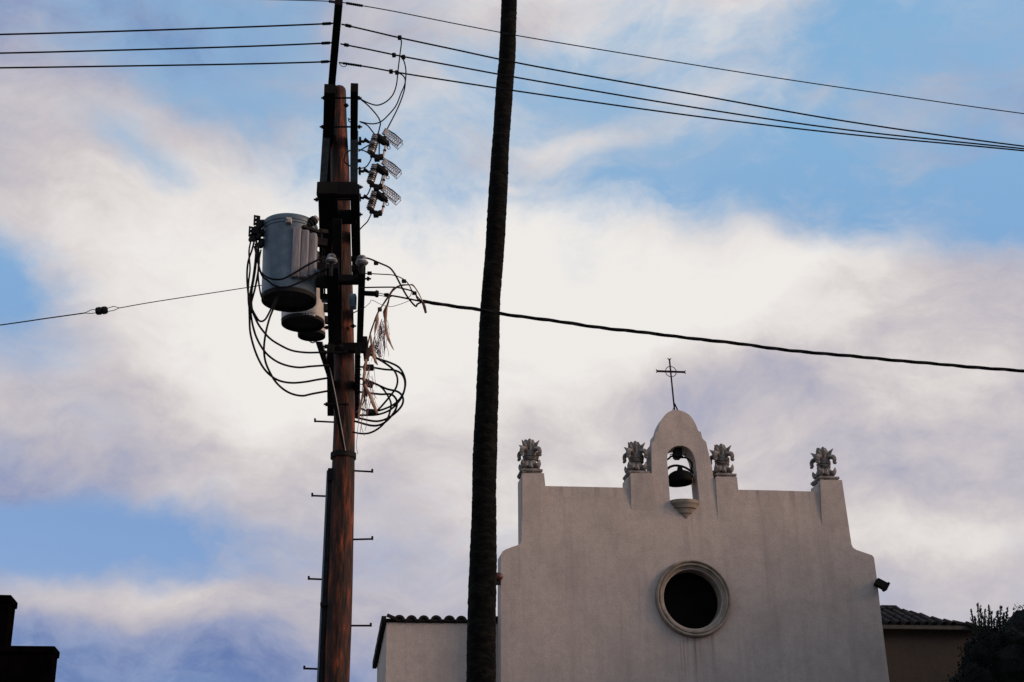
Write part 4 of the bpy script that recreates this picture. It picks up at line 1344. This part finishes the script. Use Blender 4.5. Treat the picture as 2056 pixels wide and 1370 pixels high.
J = 'jumper wires looping down from the power lines'
YJ = 13.9
jump = [
    ([(802.5, 76.6), (806, 84), (803, 110), (799, 143), (796, 170), (789, 190), (776, 204), (758, 211.5), (739.5, 207), (722, 198)], (13.75, 13.7), 'jumper wire dropping from the upper thick line and curving left to the crossarm end'),
    ([(804, 113), (811, 123), (815, 143), (813, 168), (805, 188), (795, 212.5), (780, 231), (764, 245), (746, 249), (722, 244.5)], (14.15, 14.1), 'widest jumper wire, looping from the middle line to the lower crossarm tie point'),
    ([(801, 147), (809, 152), (813.5, 161), (812, 180), (805, 202), (795, 225), (777, 260)], (14.45, 14.3), 'jumper wire from the lower line straight down to the topmost fuse cage'),
    ([(722, 198), (739.5, 212.5), (756, 231), (763.5, 245), (762, 257.5), (758, 272)], (13.7, 14.2), 'short jumper from the crossarm tip to the topmost fuse cutout'),
    ([(722, 244.5), (737.5, 252), (752, 270)], (14.1, 14.2), 'shortest jumper, from the lower crossarm tie point to the back of the topmost fuse'),
    ([(761, 272), (761.5, 290), (761, 318)], (14.5, 14.7), 'vertical jumper between the topmost and middle fuse cutouts'),
    ([(768.5, 340), (767.5, 355), (762, 374)], (14.9, 15.1), 'curved jumper between the middle and lowest fuse cutouts'),
    ([(720, 304), (730, 298), (742, 291)], (14.4, 14.3), 'lead from the right crossarm up to the topmost fuse body'),
    ([(720, 300.5), (731, 303), (740, 308)], (14.4, 14.3), 'lead from the right crossarm to the foot of the topmost fuse'),
    ([(718, 339), (733.6, 336), (742, 326), (747, 314)], (14.7, 14.4), 'curved lead from the right crossarm to the lower contact of the topmost fuse'),
    ([(718, 399), (735.8, 393), (743.4, 379), (747, 372)], (15, 14.85), 'curved lead from the right crossarm to the lower contact of the middle fuse'),
    ([(718, 466), (729, 454), (738, 444.7), (745.6, 429), (746, 425)], (15, 15.2), 'curved lead falling from the lowest fuse to the dark crossarm block'),
]
for (p, Ys, lab) in jump:
    cable('jumper_wire', wire(p, Ys, 0), .0075, lab, 'jumper wire', J)
# tap clamps on the lines
for (x, y, z, li) in ((802.5, 76, ZR - .06, 1), (791, 111, ZR - .06, 2), (810, 115, ZR - .07, 2), (785, 144, ZR - .06, 3), (797, 146, ZR - .07, 3)):
    MB().box(atz(x, y, z), (X, Yv, Z), (.022, .02, .022)).build('tap_clamp', M['iron'], LINES[li], bevel=.004)

G = 'cables looping left of the utility pole'
YL = 13.75
loopsL = [
    ([(511, 482), (506, 502), (498, 527), (496, 559), (499, 596), (502, 612), (516, 639), (524, 645.5), (533, 641), (542, 625), (547, 614), (556, 596)], .0105, 'cable hanging furthest left of the transformer, hooking back up under it'),
    ([(513, 490), (519, 531), (521, 543), (533, 555), (549, 561), (568, 560), (592, 548), (615, 534), (643, 520), (657, 517)], .0105, 'upper cable sweeping across the front of the large transformer to the pole'),
    ([(511, 495), (524, 549), (537, 563), (552, 574), (575, 577), (611, 563), (634, 550), (655, 542)], .0105, 'lower cable sweeping across the front of the large transformer to the pole'),
    ([(515, 484), (513, 520), (508, 560), (501, 600), (501, 640), (503, 671), (513, 707), (527, 736), (543, 754), (562, 765), (586, 769), (613, 767), (635, 763), (660, 759)], .011, 'third cable loop down, second lowest where it meets the pole on the left'),
    ([(518, 488), (520, 530), (513, 575), (504, 612), (505, 640), (513, 673), (529, 703), (549, 722), (572, 733), (599, 738), (623, 736), (652, 734), (660, 733.5)], .011, 'second cable loop down, meeting the pole just under the uppermost loop'),
    ([(517, 500), (512, 545), (505, 590), (506, 620), (513, 640), (523, 658), (541, 679), (562, 693), (586, 704), (613, 708), (639, 708), (660, 707)], .011, 'uppermost and shallowest cable loop meeting the pole on the left'),
    ([(556, 600), (548, 622), (541, 640), (534, 667), (530, 697), (532, 722), (539, 742), (552, 765), (568, 781), (586, 791), (607, 795), (627, 791), (660, 785)], .011, 'lowest cable loop on the left, falling from under the large transformer'),
    ([(524, 502), (519, 531), (519, 563), (525, 596), (533, 604)], .009, 'short cable hugging the left side of the large transformer'),
    ([(505, 478), (500, 505), (502, 540), (499, 570), (499, 610), (507, 650), (513, 672)], .009, 'thin outer cable strand beside the left cable bundle'),
]
for (p, r, lab) in loopsL:
    Ys = [YL - .12 * math.sin(PI * i / (len(p) - 1)) for i in range(len(p))]
    cable('looped_cable', wire(p, Ys, 0), r, lab, 'cable', G)
G2 = 'cables looping right of the utility pole'
loopsR = [
    ([(722, 704), (738, 706), (756, 719), (782, 728), (801, 738), (811, 754), (814, 773), (807, 795), (791, 812), (770, 822), (754, 826)], .011, 'outermost upper cable loop on the right, bulging farthest from the pole'),
    ([(722, 706), (742, 712), (757, 720), (774, 730), (791, 744), (798, 761), (795, 779), (782, 797), (766, 816), (756, 826)], .011, 'inner upper cable loop on the right, ending at the dark splice'),
    ([(722, 737), (746, 738), (772, 742), (793, 744), (807, 752), (813, 767), (811, 787), (801, 806), (782, 824), (756, 833), (722, 834)], .011, 'cable loop on the right starting level with the upper splice'),
    ([(722, 760), (735, 763), (754, 771), (776, 781), (799, 787), (809, 799), (807, 814), (793, 830), (774, 842), (752, 846), (716, 839)], .0115, 'cable loop on the right starting at the middle splice, tight outer bend'),
    ([(735, 764), (762, 775), (776, 791), (785, 810), (782, 830), (776, 844), (762, 859), (744, 869), (727, 871), (708, 868)], .010, 'lowest cable loop on the right, reaching down beside the first step iron'),
    ([(720, 787), (746, 790), (766, 792), (785, 792), (796, 803), (796, 818), (787, 834), (770, 850), (748, 855), (712, 846)], .0115, 'cable loop on the right starting horizontally below the middle splice'),
    ([(718, 818), (728, 822), (735, 825), (746, 829), (760, 824)], .010, 'short cable stub from the pole to the lowest splice on the right'),
]
for (p, r, lab) in loopsR:
    Ys = [14.2 - .18 * math.sin(PI * i / (len(p) - 1)) for i in range(len(p))]
    cable('looped_cable', wire(p, Ys, 0), r, lab, 'cable', G2)
for (x, y, a) in ((740, 738.5, 0), (739, 771, .35), (746, 828, .1)):
    c = at(x, y, 14.1)
    ax_ = Matrix.Rotation(a, 3, 'Y')
    MB().box(c, (ax_ @ X, Yv, ax_ @ Z), (.055, .03, .03)).build('splice_block', M['iron'], pole, bevel=.01)
m = MB()
for i in range(12):
    y = 708 + i * 11
    p0 = at(716, y, 14.0); p1_ = at(random.uniform(722, 730), y + random.uniform(-4, 4), 13.98)
    m.tube([p0, p0.lerp(p1_, .5) + Z * .01, p1_], .005, 5)
m.build('tie_wire', M['cable'], pole)['kind'] = 'stuff'

S = 'service wires joining the twisted cable right of the pole'
serv = [
    ([(727, 517), (742, 520), (761, 528), (781, 537), (791, 548), (799, 562), (810, 583), (820, 599), (834, 615), (838, 611), (846, 607)], .010, 'thick service wire from the right insulator, arching down past the twisted cable end'),
    ([(720, 549), (738, 549.5), (767, 551), (791, 553), (812, 562), (822, 574), (828, 585), (838, 596), (846, 604)], .006, 'thin service wire leaving the pole below the right insulator'),
    ([(720, 578), (736, 577.5), (789, 577), (810, 580), (832, 587), (838, 600), (848, 606)], .0085, 'service wire leaving the pole just above the strain insulator'),
    ([(774, 593), (783, 593.5), (804, 597), (844, 605), (860, 607)], .010, 'messenger wire between the strain insulator and the twisted cable'),
    ([(732, 618), (742, 609), (747, 603), (766, 612), (784, 616), (804, 611), (822, 604)], .003, 'hair-thin slack wire under the strain insulator'),
    ([(688, 640), (705, 631), (732, 617)], .006, 'short wire crossing the pole face below the junction plate'),
    ([(822, 574), (826, 585), (824, 594), (818, 599)], .004, 'small curled tail wire beside the dry frond'),
]
for (p, r, lab) in serv:
    cable('service_wire', wire(p, (14.0, 14.1), 0), r, lab, 'service wire', S)
for (x, y) in ((755, 529), (811, 565), (832, 589), (742, 549), (776, 592.5)):
    MB().box(at(x, y, 14.03), (X, Yv, Z), (.024, .02, .016)).build('wire_clamp', M['iron'], pole, bevel=.004)
m = MB().tube(wire([(771, 593), (776, 590), (782, 592), (786, 595), (780, 597), (773, 595)], 14.0, 0), .006, 6); m.build('wire_loop', M['iron'], pole)

# twisted overhead cable
ctrl = [(846, 605.5), (857, 606.5), (905, 614.5), (960, 622), (1010, 630.5), (1090, 641), (1190, 656), (1280, 666.5), (1330, 673), (1480, 690.5), (1560, 700.5), (1700, 714.5), (1850, 728.5), (2056, 745.5), (2500, 775)]
k = len(ctrl)
base_pts = []
zA = at(846, 605.5, 14.05).z
for i, (x, y) in enumerate(ctrl):
    base_pts.append(atz(x, y, zA - .9 * (x - 846) / 1650))
bp_ = smoothpath(base_pts, 30)
tw = thing('twisted_cable', bp_[0], 'thick twisted overhead cable sagging right across the palm trunk toward the church sky', 'cable')
for ph in range(3):
    m = MB(); pts = []
    s_ = 0
    for i, p in enumerate(bp_):
        if i: s_ += (p - bp_[i - 1]).length
        a = s_ * 2 * PI / .85 + ph * 2 * PI / 3
        wob = .010 * noise.noise(Vector((s_ * 1.3, 3, 0)))
        rr_3 = .0105 if ph else .0095
        pts.append(p + Vector((0, math.cos(a) * rr_3, math.sin(a) * rr_3 + wob)))
    m.tube(pts, [.0105 + .003 * noise.noise(Vector((j * .11, ph, 5))) for j in range(len(pts))], 6)
    m.build('strand', M['cable'], tw, smooth=True)

# guy wire to the left with its insulator
gz0 = at(655, 552, 14.1).z
gp = [(655, 551), (580, 564), (500, 577), (312, 606), (238, 619)]
gp2 = [(172, 628.5), (90, 640), (0, 653), (-400, 708)]
G_ = [atz(x, y, gz0 - .0008 * (655 - x)) for x, y in gp]; G2_ = [atz(x, y, gz0 - .0008 * (655 - x)) for x, y in gp2]
guy = thing('span_guy_wire', G_[0], 'long thin guy wire running left from the pole with a block insulator in it', 'guy wire')
MB().tube(smoothpath(G_, 6), .0048, 6).build('wire', M['cable'], guy)
MB().tube(smoothpath(G2_, 6), .0065, 6).build('wire', M['cable'], guy)
gi = lambda x, y: atz(x, y, gz0 - .0008 * (655 - x))
m = MB()
for s_ in (-1, 1):
    m.tube([gi(240, 618.5), gi(228, 619.5) + Z * (.025 * s_), gi(213, 623) + Z * (.018 * s_)], .0042, 5)
    m.tube([gi(170, 629), gi(183, 626) + Z * (.022 * s_), gi(196, 625) + Z * (.018 * s_)], .0042, 5)
m.build('wire_bail', M['cable'], guy)
a = gi(192, 625.5); b = gi(216, 622.5)
m = MB().tube([a, a.lerp(b, .12), a.lerp(b, .4), a.lerp(b, .5), a.lerp(b, .6), a.lerp(b, .88), b], [.030, .042, .044, .036, .044, .042, .030], 12)
m.build('guy_insulator', M['iron'], guy, smooth=True)

# ------------------------------------------------------------------ dead palm fronds snagged on the wires
FG = 'dry palm fronds snagged on the wires'
def strip(pts, widths, mat, flat=.35, n=8):
    P_ = smoothpath(pts, 6); k = len(P_)
    rs = []
    for i in range(k):
        f = i / (k - 1) * (len(widths) - 1); j = min(int(f), len(widths) - 2)
        rs.append(widths[j] + (widths[j + 1] - widths[j]) * (f - j))
    rs = [r * (1 + .25 * noise.noise(Vector((i * .35, len(pts), 1)))) for i, r in enumerate(rs)]
    return MB().tube(P_, rs, n, flat=flat)
def W(p, Y=13.95): return [at(x, y, Y) for x, y in p]

fr1 = thing('dry_frond', at(825, 572, 13.95), 'long dry frond arching over the service wires, pale curved tip hanging by the twisted cable', 'palm frond', FG)
strip(W([(822, 572), (829, 573), (837, 583), (844, 596), (850, 611), (854.5, 628)]), [.010, .020, .018, .016, .018, .012], 0).build('blade', M['frond'], fr1, smooth=True)
strip(W([(848, 606), (852, 616), (855, 629)], 13.93), [.014, .016, .012], 0).build('dark_tip', M['frond_dark'], fr1, smooth=True)
strip(W([(825, 572), (812, 572.5), (803, 574), (791, 580.6), (783, 591), (767, 615), (761, 624), (754, 640), (744, 668.5), (738, 695), (735, 715)]), [.008, .010, .012, .016, .014, .011, .012, .012, .010, .009, .009], 0, flat=.8).build('stem', M['frond_dark'], fr1, smooth=True)
MB().box(at(762.6, 621.5, 13.94), (X, Yv, Z), (.022, .018, .022)).build('node', M['frond_dark'], fr1, bevel=.008)
fr2 = thing('dry_frond', at(783, 593, 13.9), 'slender curved tan frond hanging right of the fibres, below the strain insulator', 'palm frond', FG)
strip(W([(783, 591), (780, 605), (777, 615)], 13.9), [.008, .009, .012], 0).build('stem', M['frond_dark'], fr2, smooth=True)
strip(W([(777, 613), (774, 630), (774.5, 656), (779, 677), (784, 690), (790.5, 703)], 13.9), [.012, .019, .012, .015, .010, .004], 0).build('blade', M['frond'], fr2, smooth=True)
strip(W([(776, 615), (772, 626), (771, 637)], 13.88), [.010, .016, .006], 0).build('blade', M['frond_dark'], fr2, smooth=True)
fr3 = thing('dry_frond', at(757, 636, 13.9), 'ragged brown frond strip hanging against the dark stem right of the pole', 'palm frond', FG)
strip(W([(759, 628), (757, 645), (754, 660), (752, 675)], 13.88), [.006, .018, .014, .003], 0).build('blade', M['frond'], fr3, smooth=True)
strip(W([(744, 672), (746, 690), (750, 712), (754, 726), (758.5, 733)], 13.88), [.008, .014, .016, .014, .006], 0).build('blade', M['frond'], fr3, smooth=True)
strip(W([(752, 676), (750, 690), (751, 700)], 13.9), [.006, .007, .002], 0).build('blade', M['frond_dark'], fr3, smooth=True)
fr4 = thing('dry_frond', at(743, 695, 13.85), 'long brown frond with split ends draped down past the cable loops', 'palm frond', FG)
strip(W([(746, 692), (743, 703), (736, 722), (731.5, 746), (731, 763), (733, 779), (737, 797)], 13.85), [.010, .030, .018, .014, .014, .020, .008], 0).build('blade', M['frond_dark'], fr4, smooth=True)
strip(W([(735, 722), (732, 746), (731.5, 765)], 13.82), [.010, .012, .012], 0).build('blade', M['frond'], fr4, smooth=True)
strip(W([(733, 772), (743.6, 797), (751, 815), (758, 831)], 13.82), [.010, .016, .018, .010], 0).build('blade', M['frond'], fr4, smooth=True)
strip(W([(732, 777), (727, 800), (722, 824), (719, 846)], 13.85), [.012, .012, .014, .004], 0).build('blade', M['frond'], fr4, smooth=True)
strip(W([(733, 780), (732, 800), (728, 815)], 13.83), [.012, .010, .004], 0).build('blade', M['frond_dark'], fr4, smooth=True)
fb = MB()
def hair(x, y, ln, lean, Y=13.9, r=.0022):
    pts = []
    cx = x
    for i in range(6):
        pts.append(at(cx, y + ln * i / 5, Y + random.uniform(-.01, .01)))
        cx += lean / 5 + random.gauss(0, 1.6)
    fb.tube(smoothpath(pts, 3), r, 4)
for i in range(34):
    hair(random.gauss(768, 4), random.uniform(640, 672), random.uniform(25, 60), random.gauss(-2, 5))
for i in range(26):
    hair(random.uniform(752, 760), random.uniform(680, 700), random.uniform(12, 30), random.gauss(2, 4))
for i in range(30):
    hair(random.gauss(737, 8), random.uniform(725, 800), random.uniform(20, 50), random.gauss(0, 6))
for (x0, y0, ln, ln2) in ((743, 779, 86, -10), (723, 824, 88, -8), (731, 800, 70, -12), (727, 830, 45, 4)):
    hair(x0, y0, ln, ln2, r=.0028)
for (x, y) in ((770, 665), (758, 700), (762, 712), (737, 770)):
    fb.tube(smoothpath([at(x + 6 * math.cos(a), y + 5 * math.sin(a * 1.4), 13.9) for a in [q * .9 for q in range(7)]], 4), .0035, 4)
tag(fb.build('palm_fibres', M['fibre']), 'wispy purple-brown palm fibres trailing from the snagged fronds', 'palm fibres', None, 'stuff')
